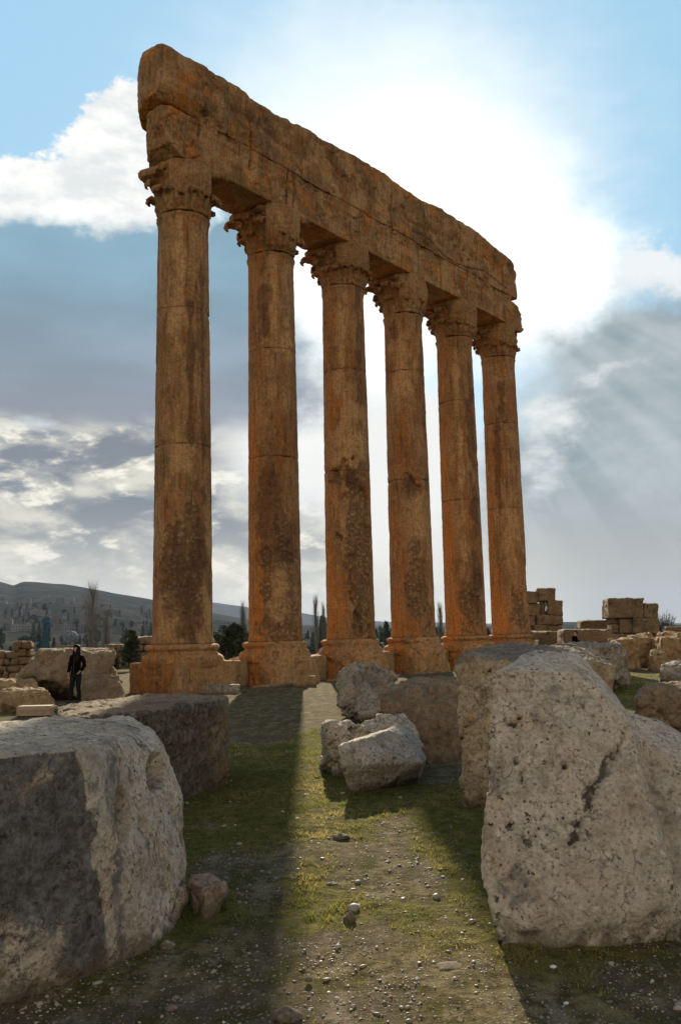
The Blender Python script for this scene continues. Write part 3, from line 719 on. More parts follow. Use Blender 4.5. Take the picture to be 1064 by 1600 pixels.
def build_ground():
    # one sheet: fine near the camera, coarse out to the horizon
    def axis(a, b, fine0, fine1, step, n):
        core = np.arange(fine0, fine1, step)
        up = fine1 + (b - fine1) * (np.linspace(0, 1, n) ** 4.2); dn = fine0 - (fine0 - a) * (np.linspace(0, 1, n) ** 4.2)
        return np.concatenate([dn[::-1][:-1], core, up])
    xs = axis(-9000, 9000, -3.2, 3.6, .028, 90); ys_core = np.concatenate([np.arange(2.6, 9, .028), 9 + (30 - 9) * (np.linspace(0, 1, 200)[1:] ** 1.6)])
    ys = np.concatenate([[-6000, -1500, -400, -120, -50, -25, -12, -6, -3, -1, .5, 1.6], ys_core, 30 + (9500 - 30) * (np.linspace(0, 1, 120)[1:] ** 4)])
    X, Y = np.meshgrid(xs, ys); x = X.ravel(); y = Y.ravel()
    z = ground_z(x, y); g = grass_amount(x, y)
    z = z + .012 * g * sstep(np.hypot(x, y), 30, 10) * (vnoise(np.stack([x * 19, y * 19, x * 0], 1), 4) + .4)
    me = mesh_np('ground', np.stack([x, y, z], 1), grid_faces(len(ys), len(xs)), True, dict(grass=g))
    m, t, b = material('trodden earth'); P = t.new('ShaderNodeNewGeometry').outputs['Position']
    n1 = t.noise(P, .8, 6, .6); n2 = t.noise(P, 7, 8, .7); n3 = t.noise(P, 45, 5, .7)
    c = t.mix(t.ss(n2, .38, .62), (.080, .064, .032), (.225, .185, .095))
    c = t.mix(t.ss(n1, .42, .6), c, (.125, .10, .064))
    n5 = t.noise(t.v('MULTIPLY', P, (1.6, .7, 1)), 2.6, 8, .7)
    c = t.mix(t.ss(n5, .50, .60, 0, .75), c, (.075, .072, .019)); c = t.mix(t.ss(n5, .47, .36, 0, .6), c, (.28, .235, .165))
    v = t.voro(P, 42, 'F1'); vc = t.new('ShaderNodeTexVoronoi', feature='F1'); t.put(vc.inputs['Vector'], P); vc.inputs['Scale'].default_value = 42
    sepc = t.new('ShaderNodeSeparateColor'); t.put(sepc.inputs[0], vc.outputs['Color'])
    peb = t.m('MULTIPLY', t.ss(v, .28, .42, 1, 0), t.m('GREATER_THAN', sepc.outputs[0], .72))
    v2 = t.new('ShaderNodeTexVoronoi', feature='F1'); t.put(v2.inputs['Vector'], P); v2.inputs['Scale'].default_value = 17
    sep2 = t.new('ShaderNodeSeparateColor'); t.put(sep2.inputs[0], v2.outputs['Color'])
    peb2 = t.m('MULTIPLY', t.ss(v2.outputs[0], .22, .34, 1, 0), t.m('GREATER_THAN', sep2.outputs[0], .84))
    pb = t.m('MAXIMUM', peb, peb2)
    c = t.mix(t.ss(n3, .35, .65, .6, 0), c, t.v('SCALE', c, sc=.5))
    c = t.mix(t.m('MULTIPLY', pb, .75), c, t.mix(sep2.outputs[1], (.16, .14, .11), (.30, .27, .23)))
    gg = t.ss(t.m('ADD', t.attr('grass'), t.m('MULTIPLY', t.m('SUBTRACT', n2, .5), .9)), .25, .7)
    gc = t.mix(t.ss(n2, .35, .65), (.056, .058, .013), (.15, .130, .038))
    c = t.mix(t.m('MULTIPLY', gg, .85), c, gc)
    t.put(b.inputs['Base Color'], c)
    h = t.m('ADD', t.m('ADD', t.m('MULTIPLY', n2, .6), t.m('MULTIPLY', n3, .35)), t.m('MULTIPLY', pb, .5))
    t.put(b.inputs['Normal'], bump(t, h, 1., .045)); b.inputs['Specular IOR Level'].default_value = .02; b.inputs['Roughness'].default_value = 1
    o = link('ground', me, m); tag(o, kind='structure')
build_ground()

# gravel and small loose stones too many to count
def ico_unit():
    bm = bmesh.new(); bmesh.ops.create_icosphere(bm, subdivisions=1, radius=1.)
    V = np.array([v.co[:] for v in bm.verts]); Fc = np.array([[v.index for v in f.verts] for f in bm.faces]); bm.free(); return V, Fc
IV, IF = ico_unit()
def build_gravel():
    n = 30000; rg = np.random.default_rng(3)
    y = 3.0 * (16 / 3.0) ** (rg.random(n) ** 1.15); x = (rg.random(n) * 2 - 1) * (.44 * y + .3)
    dens = 1 - .6 * grass_amount(x, y); cl = sstep(fbm(np.stack([x * 2.3, y * 1.6, x * 0], 1), 5, 81), -.15, .35) ** 1.5
    k = rg.random(n) < dens * (.25 + .75 * cl); x, y = x[k], y[k]; n = len(x)
    s = .0030 * np.exp(rg.normal(0, .62, n)) * (y / 5) ** .55 + .0018
    s = np.minimum(s, .05)
    a = rg.random(n) * 6.28; sx = s * (1 + rg.random(n) * .8); sy = s * (.8 + rg.random(n) * .5); sz = s * (.45 + rg.random(n) * .5)
    z = ground_z(x, y) + sz * .35
    jit = 1 + rg.normal(0, .16, (n, len(IV)))
    L = IV[None] * jit[..., None]
    lx = L[..., 0] * sx[:, None]; ly = L[..., 1] * sy[:, None]; lz = L[..., 2] * sz[:, None]
    V = np.stack([x[:, None] + lx * np.cos(a)[:, None] - ly * np.sin(a)[:, None], y[:, None] + lx * np.sin(a)[:, None] + ly * np.cos(a)[:, None], z[:, None] + lz], -1).reshape(-1, 3)
    Fc = (IF[None] + (np.arange(n) * len(IV))[:, None, None]).reshape(-1, 3)
    tone = np.repeat(np.clip(rg.normal(.45, .25, n), 0, 1), len(IV))
    me = mesh_np('gravel', V, Fc, False, dict(tone=tone))
    m, t, b = material('gravel'); tn = t.attr('tone')
    c = t.mix(t.ss(tn, .0, .8), (.12, .10, .07), (.34, .30, .24)); c = t.mix(t.ss(tn, .93, 1.), c, (.62, .60, .56))
    t.put(b.inputs['Base Color'], c); b.inputs['Roughness'].default_value = .6; b.inputs['Specular IOR Level'].default_value = .4
    tag(link('gravel', me, m), kind='stuff', label='scattered gravel and pebbles on the trodden path', cat='gravel')
build_gravel()

def build_grass():
    rg = np.random.default_rng(8); n = 520000
    y = 3.0 * (46 / 3.0) ** (rg.random(n) ** .95); x = (rg.random(n) * 2 - 1) * (.44 * y + .3)
    g = grass_amount(x, y); cl = sstep(fbm(np.stack([x * 4.5, y * 3.6, x * 0 + 1], 1), 4, 91), -.28, .22); k = rg.random(n) < (g ** 1.3 * 1.0 * (.12 + .88 * cl) + .035 * cl) * np.where(y > 18, .6, 1); x, y, g, cl = x[k], y[k], g[k], cl[k]
    tuft = vnoise(np.stack([x * 6, y * 6, x * 0], 1), 44); n = len(x)
    h = (.008 + .022 * rg.random(n) ** 2 + .028 * np.clip(tuft, 0, .6)) * (.5 + .6 * g) * (.5 + .9 * cl) * (y / 7) ** .35
    w = (.0022 + .0022 * rg.random(n)) * (y / 5) ** .9
    a = rg.random(n) * 6.28; lean = rg.normal(0, .8, (n, 2)) * h[:, None]
    z = ground_z(x, y) - .002
    dx, dy = np.cos(a) * w, np.sin(a) * w
    p0 = np.stack([x - dx, y - dy, z], 1); p1 = np.stack([x + dx, y + dy, z], 1); p2 = np.stack([x + lean[:, 0], y + lean[:, 1], z + h], 1)
    V = np.stack([p0, p1, p2], 1).reshape(-1, 3); Fc = np.arange(n * 3).reshape(-1, 3)
    dry = np.repeat(np.clip(fbm(np.stack([x * .9, y * .6, x * 0 + 5], 1), 3, 12) * 1.1 + .62 - .35 * g + rg.normal(0, .15, n), 0, 1), 3)
    me = mesh_np('grass', V, Fc, False, dict(dry=dry))
    m, t, b = material('grass blades'); c = t.mix(t.attr('dry'), (.105, .120, .018), (.32, .25, .085))
    t.put(b.inputs['Base Color'], c); b.inputs['Roughness'].default_value = .6
    tr = t.new('ShaderNodeBsdfTranslucent'); t.put(tr.inputs[0], t.v('SCALE', c, sc=1.5)); mx = t.new('ShaderNodeMixShader'); mx.inputs[0].default_value = .45
    t.l.new(b.outputs[0], mx.inputs[1]); t.l.new(tr.outputs[0], mx.inputs[2])
    out = [n_ for n_ in t.n if n_.type == 'OUTPUT_MATERIAL'][0]; t.l.new(mx.outputs[0], out.inputs[0])
    tag(link('grass', me, m), kind='stuff', label='short patchy grass growing between the fallen blocks', cat='grass')
build_grass()

# ------------------------------------------------------------------ great fallen blocks in the foreground
def near_left_block():
    A = [G(165, 1516), G(0, 1566), G(-190, 1600), at(-190, 1200, 4.3), at(0, 1172, 4.9), at(128, 1171, 5.28),
         at(-190, 1140, 5.9), at(0, 1136, 6.6), at(60, 1128, 7.0), at(205, 1120, 7.3), at(240, 1140, 7.0),
         G(245, 1478), at(293, 1345, 6.75), at(286, 1240, 6.85), at(262, 1172, 6.85), at(296, 1405, 6.55), G(-200, 1440), G(240, 1440)]
    def fn(V, N):
        cr = np.zeros(len(V)); P = V
        def px(V):
            d = V - np.array([0, 0, CH]); zf = d @ _F; return 532 + FPX * (d @ _R2) / zf, 800 - FPX * (d @ _U2) / zf
        x, y = px(V); facing = sstep(N[:, 0], .35, .7) * (V[:, 1] < 7.2)
        w = .12 * fbm(V * 9, 3, 3)
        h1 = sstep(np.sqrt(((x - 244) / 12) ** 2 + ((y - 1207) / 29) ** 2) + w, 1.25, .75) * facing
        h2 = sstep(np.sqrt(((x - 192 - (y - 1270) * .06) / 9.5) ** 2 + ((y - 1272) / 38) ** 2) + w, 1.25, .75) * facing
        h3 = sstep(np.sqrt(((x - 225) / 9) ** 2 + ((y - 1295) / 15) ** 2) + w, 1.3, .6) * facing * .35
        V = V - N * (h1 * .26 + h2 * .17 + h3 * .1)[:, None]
        cr = np.maximum(h1 * (.72 + .28 * sstep(x - 244 + (y - 1207) * .1, 8, -6)), h2 * (.62 + .3 * sstep(x, 197, 186)))  # slot insides darkened in colour to stand for their depth shade
        # a chipped lower right corner and horizontal splits low on the dark face
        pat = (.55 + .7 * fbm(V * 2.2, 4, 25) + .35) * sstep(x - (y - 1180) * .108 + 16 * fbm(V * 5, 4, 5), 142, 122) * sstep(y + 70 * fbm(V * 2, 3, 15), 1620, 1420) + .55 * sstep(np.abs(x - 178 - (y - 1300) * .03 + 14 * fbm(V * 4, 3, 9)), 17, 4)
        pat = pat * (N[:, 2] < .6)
        z = V[:, 2]; sp = np.exp(-((z - .36 - .16 * fbm(V * 2.6, 4, 6)) / .013) ** 2) * (N[:, 1] < -.2) * (x < 110) * sstep(vnoise(V * 3, 7), -.2, .1)
        sp2 = np.exp(-((V[:, 0] + 2.05 + .1 * fbm(V * 2, 3, 16)) / .02) ** 2) * (N[:, 1] < -.2) * (z < .75)
        V = V - N * (.025 * np.maximum(sp, sp2))[:, None]
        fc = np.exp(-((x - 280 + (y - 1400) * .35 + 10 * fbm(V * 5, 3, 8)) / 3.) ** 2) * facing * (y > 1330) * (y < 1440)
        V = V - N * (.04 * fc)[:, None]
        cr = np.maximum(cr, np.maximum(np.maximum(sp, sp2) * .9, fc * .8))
        return V, cr, np.clip(pat, 0, 1)
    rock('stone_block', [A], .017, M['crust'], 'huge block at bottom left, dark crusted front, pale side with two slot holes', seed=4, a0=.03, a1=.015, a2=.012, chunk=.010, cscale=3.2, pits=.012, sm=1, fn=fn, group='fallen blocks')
near_left_block()

def near_right_block():
    fr = [G(787, 1494), at(753, 1372, 5.62), at(757, 1180, 5.85), at(764, 1052, 6.05), at(785, 1045, 6.05), at(900, 1050, 6.15), at(936, 1078, 6.1), at(985, 1130, 6.05), at(1050, 1360, 5.6), G(1066, 1478), G(945, 1500)]
    bk = [at(832, 1019, 6.75), at(897, 1016, 6.95), at(962, 1086, 6.95), at(1010, 1180, 6.9), G(900, 1405), G(1050, 1400)]
    h2 = [at(978, 1112, 6.5), at(1034, 1128, 6.7), at(1080, 1172, 6.7), at(1240, 1260, 6.6), G(1240, 1470), G(1050, 1470), at(990, 1150, 6.25), at(1085, 1330, 5.85), G(1085, 1462), at(1120, 1215, 6.2), at(1240, 1300, 6.0), G(1240, 1400), G(1010, 1400), at(1010, 1120, 7.1), at(1240, 1240, 7.3)]
    def fn(V, N):
        d = V - np.array([0, 0, CH]); zf = d @ _F; x = 532 + FPX * (d @ _R2) / zf; y = 800 - FPX * (d @ _U2) / zf
        fc = (N[:, 1] < -.3) * 1.
        w = fbm(V * 4, 4, 3); wf = fbm(V * 22, 3, 13)
        # the long ragged hollow running down the face
        path = [(978, 1135), (968, 1165), (950, 1190), (945, 1212), (922, 1232), (918, 1260), (900, 1290), (893, 1318)]
        wid = [3.5, 5, 7, 4, 5.5, 3.5, 4.5, 2.5]
        m_ = np.zeros(len(V))
        for (a, b), wa in zip(zip(path, path[1:]), wid):
            ax, ay = a; bx, by = b; L = (bx - ax) ** 2 + (by - ay) ** 2
            tt = np.clip(((x - ax) * (bx - ax) + (y - ay) * (by - ay)) / L, 0, 1)
            dd = np.hypot(x - ax - tt * (bx - ax), y - ay - tt * (by - ay)) + w * 6 + wf * 9
            m_ = np.maximum(m_, sstep(dd, wa + 1, wa * .4) * sstep(vnoise(V * 9 + 9, 4), -.5, -.15))
        for (cx, cy, sx, sy) in [(801, 1132, 7, 4), (812, 1122, 4, 3), (826, 1136, 2, 2), (880, 1198, 6, 4), (850, 1192, 5, 2), (816, 1216, 3, 9), (850, 1276, 5, 2.5), (806, 1190, 4, 5)]:
            m_ = np.maximum(m_, sstep(np.sqrt(((x - cx) / sx) ** 2 + ((y - cy) / sy) ** 2) + w * .9 + wf * 1.1, 1.1, .6))
        m_ = m_ * fc
        hz = np.exp(-((y - 1190 - (x - 850) * .05 + w * 8) / 6.) ** 2) * sstep(x, 790, 830) * sstep(x, 950, 900) * fc * sstep(vnoise(V * 5, 2), -.1, .2)
        dent = sstep(np.sqrt(((x - 770) / 22) ** 2 + ((y - 1205) / 35) ** 2) + w * .4, 1.3, .5)
        V = V - N * (m_ * .035 + hz * .02 + dent * .05)[:, None]
        # broken underside
        lowr = sstep(V[:, 2] + .12 * w, .22, .05) * fc
        V = V - N * (lowr * .07)[:, None]
        pat = .55 * sstep(np.sqrt(((x - 815) / 40) ** 2 + ((y - 1385) / 45) ** 2) + w * .8, 1.2, .4) + .35 * sstep(N[:, 2], .5, .8) * sstep(vnoise(V * 4, 6), .0, .3)
        return V, np.maximum(m_ * .8, hz * .35), pat
    rock('stone_block', [fr + bk, h2], .017, M['pale'], 'huge pale leaning block at bottom right with a ragged black crack down its face', seed=9, a0=.03, a1=.012, a2=.010, chunk=.012, cscale=2.2, pits=.012, sm=2, fn=fn, group='fallen blocks')
near_right_block()

rock('stone_block', [[G(722, 1262), G(800, 1268), at(900, 1225, 9.9), at(716, 1160, 9.75), at(711, 1040, 9.85), at(722, 1024, 9.95), at(900, 1028, 10.3), at(960, 1040, 10.6), at(960, 1200, 10.6),
      at(740, 1012, 11.0), at(800, 1003, 11.3), at(905, 1008, 11.5), at(925, 1030, 11.5), G(790, 1220), G(920, 1210)]], .022, M['ochre'],
     'tall upright block behind the cracked pale one, grey on top with an undercut foot', seed=14, a0=.045, a1=.022, a2=.012, chunk=.03, cscale=3, pits=.02, sm=2, fn=lambda V, N: (V, None, .30 * sstep(N[:, 2], .25, .6) + .35 * sstep(V[:, 2] + .3 * fbm(V * 3, 4, 6), 1.2, 1.7)), group='fallen blocks')
rock('stone_block', [[at(92, 1126, 8.9), at(226, 1112, 9.3), at(356, 1091, 11.2), G(357, 1224), G(292, 1248), G(95, 1300), at(88, 1106, 10.2), at(205, 1088, 11.6), at(352, 1085, 12.3), G(200, 1200), G(350, 1205), at(80, 1200, 9.)]], .022, M['brown'],
     'long low flat-topped block behind the slotted one, dark stained side and pale corner', seed=21, a0=.035, a1=.03, a2=.012, chunk=.02, pits=.02,
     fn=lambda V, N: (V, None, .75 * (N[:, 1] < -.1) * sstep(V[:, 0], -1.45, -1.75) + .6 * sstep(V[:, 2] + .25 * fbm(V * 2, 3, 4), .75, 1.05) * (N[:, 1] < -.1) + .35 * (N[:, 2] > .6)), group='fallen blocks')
rock('boulder', [[G(540, 1112), G(600, 1120), G(560, 1095), at(523, 1085, 19.2), at(531, 1053, 19.6), at(556, 1039, 20.2), at(585, 1040, 20.2), at(614, 1056, 20), at(622, 1085, 19.6), at(610, 1108, 19), at(530, 1100, 19.2), at(600, 1050, 21.3), at(540, 1060, 21.3), at(570, 1120, 18.8)]], .03, M['grey'],
     'rough round boulder in front of the third and fourth columns', 'boulder', seed=31, a0=.09, a1=.08, a2=.03, chunk=.14, cscale=2.2, pits=.03, group='fallen blocks')
rock('boulder', [[at(590, 1100, 13.6), at(592, 1085, 13.9), at(650, 1072, 14.2), at(700, 1066, 14.6), at(745, 1066, 14.9), at(750, 1100, 14.2), G(760, 1185), G(680, 1193), G(640, 1175), at(600, 1120, 13.6), at(640, 1060, 15.2), at(740, 1058, 15.8), G(640, 1150), G(760, 1150)]], .026, M['brown'],
     'dark brown rounded boulder sloping up behind the small pale cut block', 'boulder', seed=37, a0=.06, a1=.05, a2=.018, chunk=.05, pits=.02, group='fallen blocks')
rock('stone_block', [[G(506, 1203), G(530, 1212), at(506, 1135, 12.1), at(524, 1128, 12.3), at(560, 1135, 12.4), G(600, 1215), G(560, 1190), at(512, 1130, 12.9)],
     [at(545, 1135, 12.3), at(588, 1116, 12.6), at(622, 1115, 12.7), at(645, 1140, 12.3), at(665, 1168, 12.1), G(652, 1200), G(570, 1205), at(640, 1125, 13.2), G(640, 1180)]], .02, M['crust'],
     'jagged saddle-shaped block leaning behind the small pale cut block', seed=43, a0=.05, a1=.05, a2=.018, chunk=.07, cscale=3.2, pits=.03, group='fallen blocks')
f_ = [G(549, 1237), G(648, 1219), at(659, 1193, 11.3), at(628, 1149, 11.45), at(607, 1140, 11.4), at(527, 1166, 10.72), at(533, 1195, 10.69)]
rock('stone_block', [f_ + sh([f_[3], f_[4], f_[5]], .15, .55, .0) + sh([f_[0], f_[1], f_[2]], .1, .5, 0)], .016, M['pale'],
     'small pale squared block tilted on the grass in the middle, its left end sunlit', seed=47, a0=.012, a1=.014, a2=.008, chunk=0, pits=.015, sm=2, group='fallen blocks')
rock('stone_block', [[at(868, 1012, 25.5), at(966, 1009, 26.4), at(976, 1020, 26.8), at(975, 1058, 26.5), G(950, 1078), G(860, 1085), at(880, 1006, 28), at(970, 1004, 28.4), G(980, 1068), G(870, 1075)]], .045, M['grey'],
     'dark rough block behind the right foreground stones, at the edge of the sunny grass', seed=51, a0=.08, a1=.06, a2=.02, chunk=.10, cscale=1.5, group='fallen blocks')
rock('stone_block', [[at(994, 1096, 14.6), at(1008, 1076, 15), at(1100, 1068, 15.4), at(1240, 1066, 15.6), G(1240, 1150), G(1000, 1160), at(1012, 1070, 16.3), at(1240, 1060, 16.8), G(1010, 1145), G(1240, 1140)]], .03, M['brown'],
     'brown block at the right edge behind the cracked block ridge', seed=55, a0=.06, a1=.05, a2=.018, chunk=.07, group='fallen blocks')
rock('stone_block', [[at(1029, 1062, 17.4), at(1034, 1040, 17.6), at(1100, 1036, 17.9), at(1180, 1040, 18), G(1180, 1120), G(1025, 1125), at(1040, 1036, 19), at(1180, 1036, 19), G(1180, 1100), G(1040, 1105)]], .035, M['grey'],
     'grey block at the right edge peeping over the brown block', seed=56, a0=.06, a1=.06, a2=.02, chunk=.08, group='fallen blocks')
rock('loose_rock', [[G(300, 1428), G(325, 1432), G(348, 1405), at(350, 1382, 6.55), at(330, 1371, 6.7), at(303, 1370, 6.8), at(300, 1378, 6.5), G(300, 1395), G(345, 1392), at(318, 1388, 6.4)]], .009, M['pink'],
     'pinkish angular rock lying against the right foot of the slotted block', 'rock', seed=61, a0=.04, a1=.02, a2=.006, chunk=.035, cscale=6, sm=1)
for (px, py, w, lab, sd_) in [(262, 1480, .075, 'small grey stone in the shade below the slotted block', 1), (533, 1309, .11, 'pair-sized pale stone lying alone on the path near its middle', 2), (546, 1440, .055, 'small upright dark stone in the middle of the sunlit path', 3),
                         (705, 1512, .14, 'flat pinkish slab stone near the foot of the cracked block', 4), (722, 1498, .06, 'small pale stone touching the flat pinkish slab stone', 5), (450, 1590, .10, 'pale stone at the very bottom edge of the path', 6),
                         (786, 1503, .05, 'little stone at the corner of the cracked block', 7), (482, 1532, .035, 'tiny brown stone near the bottom of the shaded path', 8), (268, 1577, .05, 'small pale stone in the dark grass at bottom left', 9),
                         (519, 1382, .06, 'flat pale stone half buried in the mid path', 10), (670, 1447, .05, 'reddish flat stone on the sunny side of the path', 11), (590, 1497, .03, 'little white stone left of the flat slab stone', 12)]:
    p = G(px, py); rr = random.Random(sd_); hh = {3: 1.2, 4: .22, 2: .45, 10: .3, 11: .3}.get(sd_, .6)
    pts = [(p[0] + w * .75 * math.cos(a) * rr.uniform(.8, 1.1), p[1] + w * .6 * math.sin(a), zz * hh * w * rr.uniform(.8, 1.1)) for a in np.linspace(0, 6, 7) for zz in (-.2, .45)] + [(p[0] + w * .2 * rr.uniform(-1, 1), p[1], w * hh)]
    rock('loose_stone', [pts], .006 if w < .08 else .009, M['pink'] if sd_ in (3, 4, 8, 11) else M['pale'], lab, 'stone', 'loose stones on the path', seed=70 + sd_, sm=1, a0=.004, a1=.006, a2=.002)

# ------------------------------------------------------------------ the left group: broken pedestal, rocks, floodlight
rock('broken_pedestal', [[at(62, 1018, 29.2), at(180, 1018, 29.4), at(62, 1011.5, 31.4), at(176, 1011.5, 31.6), at(55, 1042, 29.0), at(178, 1040, 29.1), at(172, 1030, 31.5), at(60, 1040, 31.5)],
     [at(55, 1035, 29.2), at(168, 1030, 29.2), at(36, 1052, 28.8), G(28, 1090), G(190, 1092), at(188, 1062, 29), at(180, 1045, 30), at(60, 1035, 31), at(22, 1058, 30.5), G(30, 1085), G(185, 1088)],
     [at(120, 1062, 28.3), at(185, 1052, 28.4), at(194, 1080, 28.4), G(196, 1098), G(120, 1100), at(118, 1080, 28.2), at(150, 1050, 29.4), G(190, 1090)]], .06, M['brown'],
     'broken flat-topped pedestal with a sunlit top, behind the woman in black', 'pedestal', seed=101, a0=.05, a1=.07, a2=.03, chunk=.12, cscale=1.3, fn=lambda V, N: (np.concatenate([V[:, :2], np.minimum(V[:, 2:], 1.64 + .012 * fbm(V * 2, 3, 4)[:, None])], 1), None, None))
rock('stone_block', [[at(4, 1082, 24.3), at(40, 1077, 24.5), at(74, 1080, 24.6), at(84, 1094, 24.6), G(84, 1112), G(0, 1114), at(0, 1095, 24), at(8, 1076, 25.6), at(70, 1075, 25.8), G(80, 1107), G(5, 1107)]], .04, M['tan'],
     'tan rounded block behind the floodlight housing at the left edge', seed=103, a0=.04, a1=.05, a2=.015, chunk=.05, cscale=1.6, group='small blocks at the left')
rock('stone_block', [[at(-60, 1078, 26.5), at(-50, 1064, 27), at(30, 1068, 27), at(60, 1066, 27.3), at(58, 1075, 27.2), G(60, 1100), G(-60, 1104), at(55, 1062, 28.6), at(-50, 1060, 28.6), G(50, 1094), G(-50, 1094)]], .05, M['tan'],
     'pale-topped slab at the left edge behind the tan rounded block', seed=104, a0=.04, a1=.05, a2=.015, chunk=.06, cscale=1.4, group='small blocks at the left')
for k, (x0, x1, y0, y1, Y, lab) in enumerate([(320, 346, 1070, 1082, 30.2, 'small squared slab at the foot of the first column, left of its twin'), (345, 374, 1070, 1082, 30.4, 'small squared slab at the right corner of the first column plinth'),
                                       (457, 494, 1056, 1070, 33.4, 'little worn block leaning on the foot of the second column')]):
    rock('stone_slab', [blk(x0, x1, y0, y1, Y, .45, zb=-.05)], .035, M['grey'] if k < 2 else M['tan'], lab, 'stone slab', seed=110 + k, a0=.02, a1=.02, a2=.008, sm=2, group='small slabs at the column feet')
# stylobate courses filling the gaps between the plinths, and the flat kerb in front of them
for k in range(5):
    t0, t1 = SPAN * k + 1.42, SPAN * (k + 1) - 1.42
    rock('step_block', [[tpz(t, p, z) for t in (t0, t1) for p in (-1.25, -.1 - .1 * (k % 2)) for z in (-.1, .98 + .04 * ((k * 7) % 3))]], .06, M['tan'],
         ['step block filling the gap between the first and second columns', 'step block filling the gap between the second and third columns', 'step block filling the gap between the third and fourth columns',
          'step block filling the gap between the fourth and fifth columns', 'step block filling the gap between the fifth and sixth columns'][k], 'stone block', seed=120 + k, a0=.03, a1=.03, a2=.01, sm=2, group='blocks between the column plinths')
for k, (t0, t1) in enumerate([(2.0, 4.1), (6.2, 8.6), (8.65, 11.0), (12.2, 14.9)]):
    rock('kerb_stone', [[tpz(t, p, z) for t in (t0, t1) for p in (1.35, 1.62) for z in (-.1, .10)]], .04, M['tan'],
         ['flat sunlit kerb stone between the first and second columns', 'flat sunlit kerb stone right of the second column foot', 'flat kerb stone in front of the third column', 'flat kerb stone behind the round boulder'][k], 'kerb stone', seed=130 + k, a0=.015, a1=.02, a2=.005, sm=1, group='kerb stones along the colonnade')

def floodlight():
    p = G(58, 1119); root = empty('floodlight_box', (p[0], p[1], 0)); tag(root, 'low tan metal floodlight housing on the ground at the left edge', 'floodlight')
    w, d, h = .84, .46, .27
    bm = bmesh.new(); n = 10
    prof = [(-d / 2, .03), (-d / 2, h * .66)] + [(-d / 2 + .06 - .06 * math.cos(a), h * .66 + h * .34 * math.sin(a)) for a in np.linspace(.3, math.pi / 2, 5)] + [(d / 2 - .12 + .12 * math.sin(a), h * .7 + h * .3 * math.cos(a)) for a in np.linspace(0.1, math.pi / 2, 6)] + [(d / 2, .03)]
    A = [bm.verts.new((-w / 2, y, z)) for y, z in prof]; B = [bm.verts.new((w / 2, y, z)) for y, z in prof]
    for k in range(len(prof)): bm.faces.new((A[k], A[(k + 1) % len(prof)], B[(k + 1) % len(prof)], B[k]))
    bm.faces.new(A[::-1]); bm.faces.new(B)
    link('housing', bm_mesh('housing', bm), M['paint'], root)
    for s in (-1, 1):
        bm = bmesh.new(); box_bm(bm, (s * (w / 2 + .012), 0, h * .46), (.02, d * .96, h * .86)); link('end_plate', bm_mesh('end_plate', bm), M['paint'], root)
    bm = bmesh.new(); box_bm(bm, (0, d / 2 + .012, h * .5), (w * .86, .02, h * .55)); link('lamp_glass', bm_mesh('lamp_glass', bm), M['glass'], root)
    bm = bmesh.new(); box_bm(bm, (0, -d / 2 - .008, h * .62), (w * .96, .012, .02)); link('seam_strip', bm_mesh('seam_strip', bm), M['paint'], root)
    bm = bmesh.new(); box_bm(bm, (0, 0, .013), (w * .8, d * .8, .03)); link('foot_plate', bm_mesh('foot_plate', bm), M['dark'], root)
M['paint'] = plain('tan painted metal', (.27, .20, .125), .55, .12, 9, .4); M['glass'] = plain('dark lamp glass', (.03, .035, .04), .1, .05, 3, .6); M['dark'] = plain('dark metal', (.03, .03, .03), .6)
floodlight()

# ------------------------------------------------------------------ walls of squared blocks
def block_wall(name, label, cat, blocks, mat, seed, vox=.07, a=1., extra=None):
    """blocks: (x0,x1,y0,y1,Y,D) pixel rectangles of the front faces at depth Y; each a block of the wall"""
    c = at((blocks[0][0] + blocks[0][1]) / 2, blocks[0][3], blocks[0][4]); root = empty(name, (c[0], c[1], 0)); tag(root, label, cat)
    for k, bb in enumerate(blocks):
        x0, x1, y0, y1, Y, D = bb[:6]; h = blk(x0 - .1, x1 + .1, y0 - .1, y1 + .1, Y + ((k * 37) % 5 - 2) * .05, D)
        rock('wall_block', [h], vox, mat, None, None, seed=seed + k, a0=.05 * a, a1=.05 * a, a2=.02 * a, sm=1, chunk=.04 * a, cscale=1.2, parent=root, root=(c[0], c[1], 0))
    return root
block_wall('ruined_wall', 'ruined wall with a small sky-lit hole, just right of the last column', 'wall',
    [(800, 840, 924, 943, 60, 1.6), (840, 867, 919, 940, 60, 1.6), (800, 843, 943, 963, 60, 1.6), (856, 879, 938, 961, 60, 1.6), (843, 852, 941, 963, 60.3, 1.3), (800, 836, 963, 978, 60, 1.6), (837, 879, 961, 976, 60, 1.6), (800, 834, 978, 990, 60, 1.6), (835, 878, 977, 992, 60, 1.6)], M['wall'], 200, .075)
def sl(x0, x1, y0, y1, Y, D, mat, lab, seed, name='stone_block', group='blocks in the right background', vox=.09, a0=.05, skew=0., cat='stone block'):
    return rock(name, [blk(x0, x1, y0, y1, Y, D, skew=skew)], vox, mat, lab, cat, seed=seed, a0=a0, a1=a0, a2=.02, sm=1, chunk=.04, cscale=1., group=group)
sl(818, 884, 987, 1030, 50, 3, M['wall'], 'long low slab with sunlit top edge, below the ruined wall with the hole', 230)
sl(880, 957, 984, 1030, 46, 3, M['wall'], 'long low slab right behind the seated person', 231)
sl(907, 953, 969, 990, 62, 2, M['wall'], 'long squared block left of the big stacked blocks', 232)
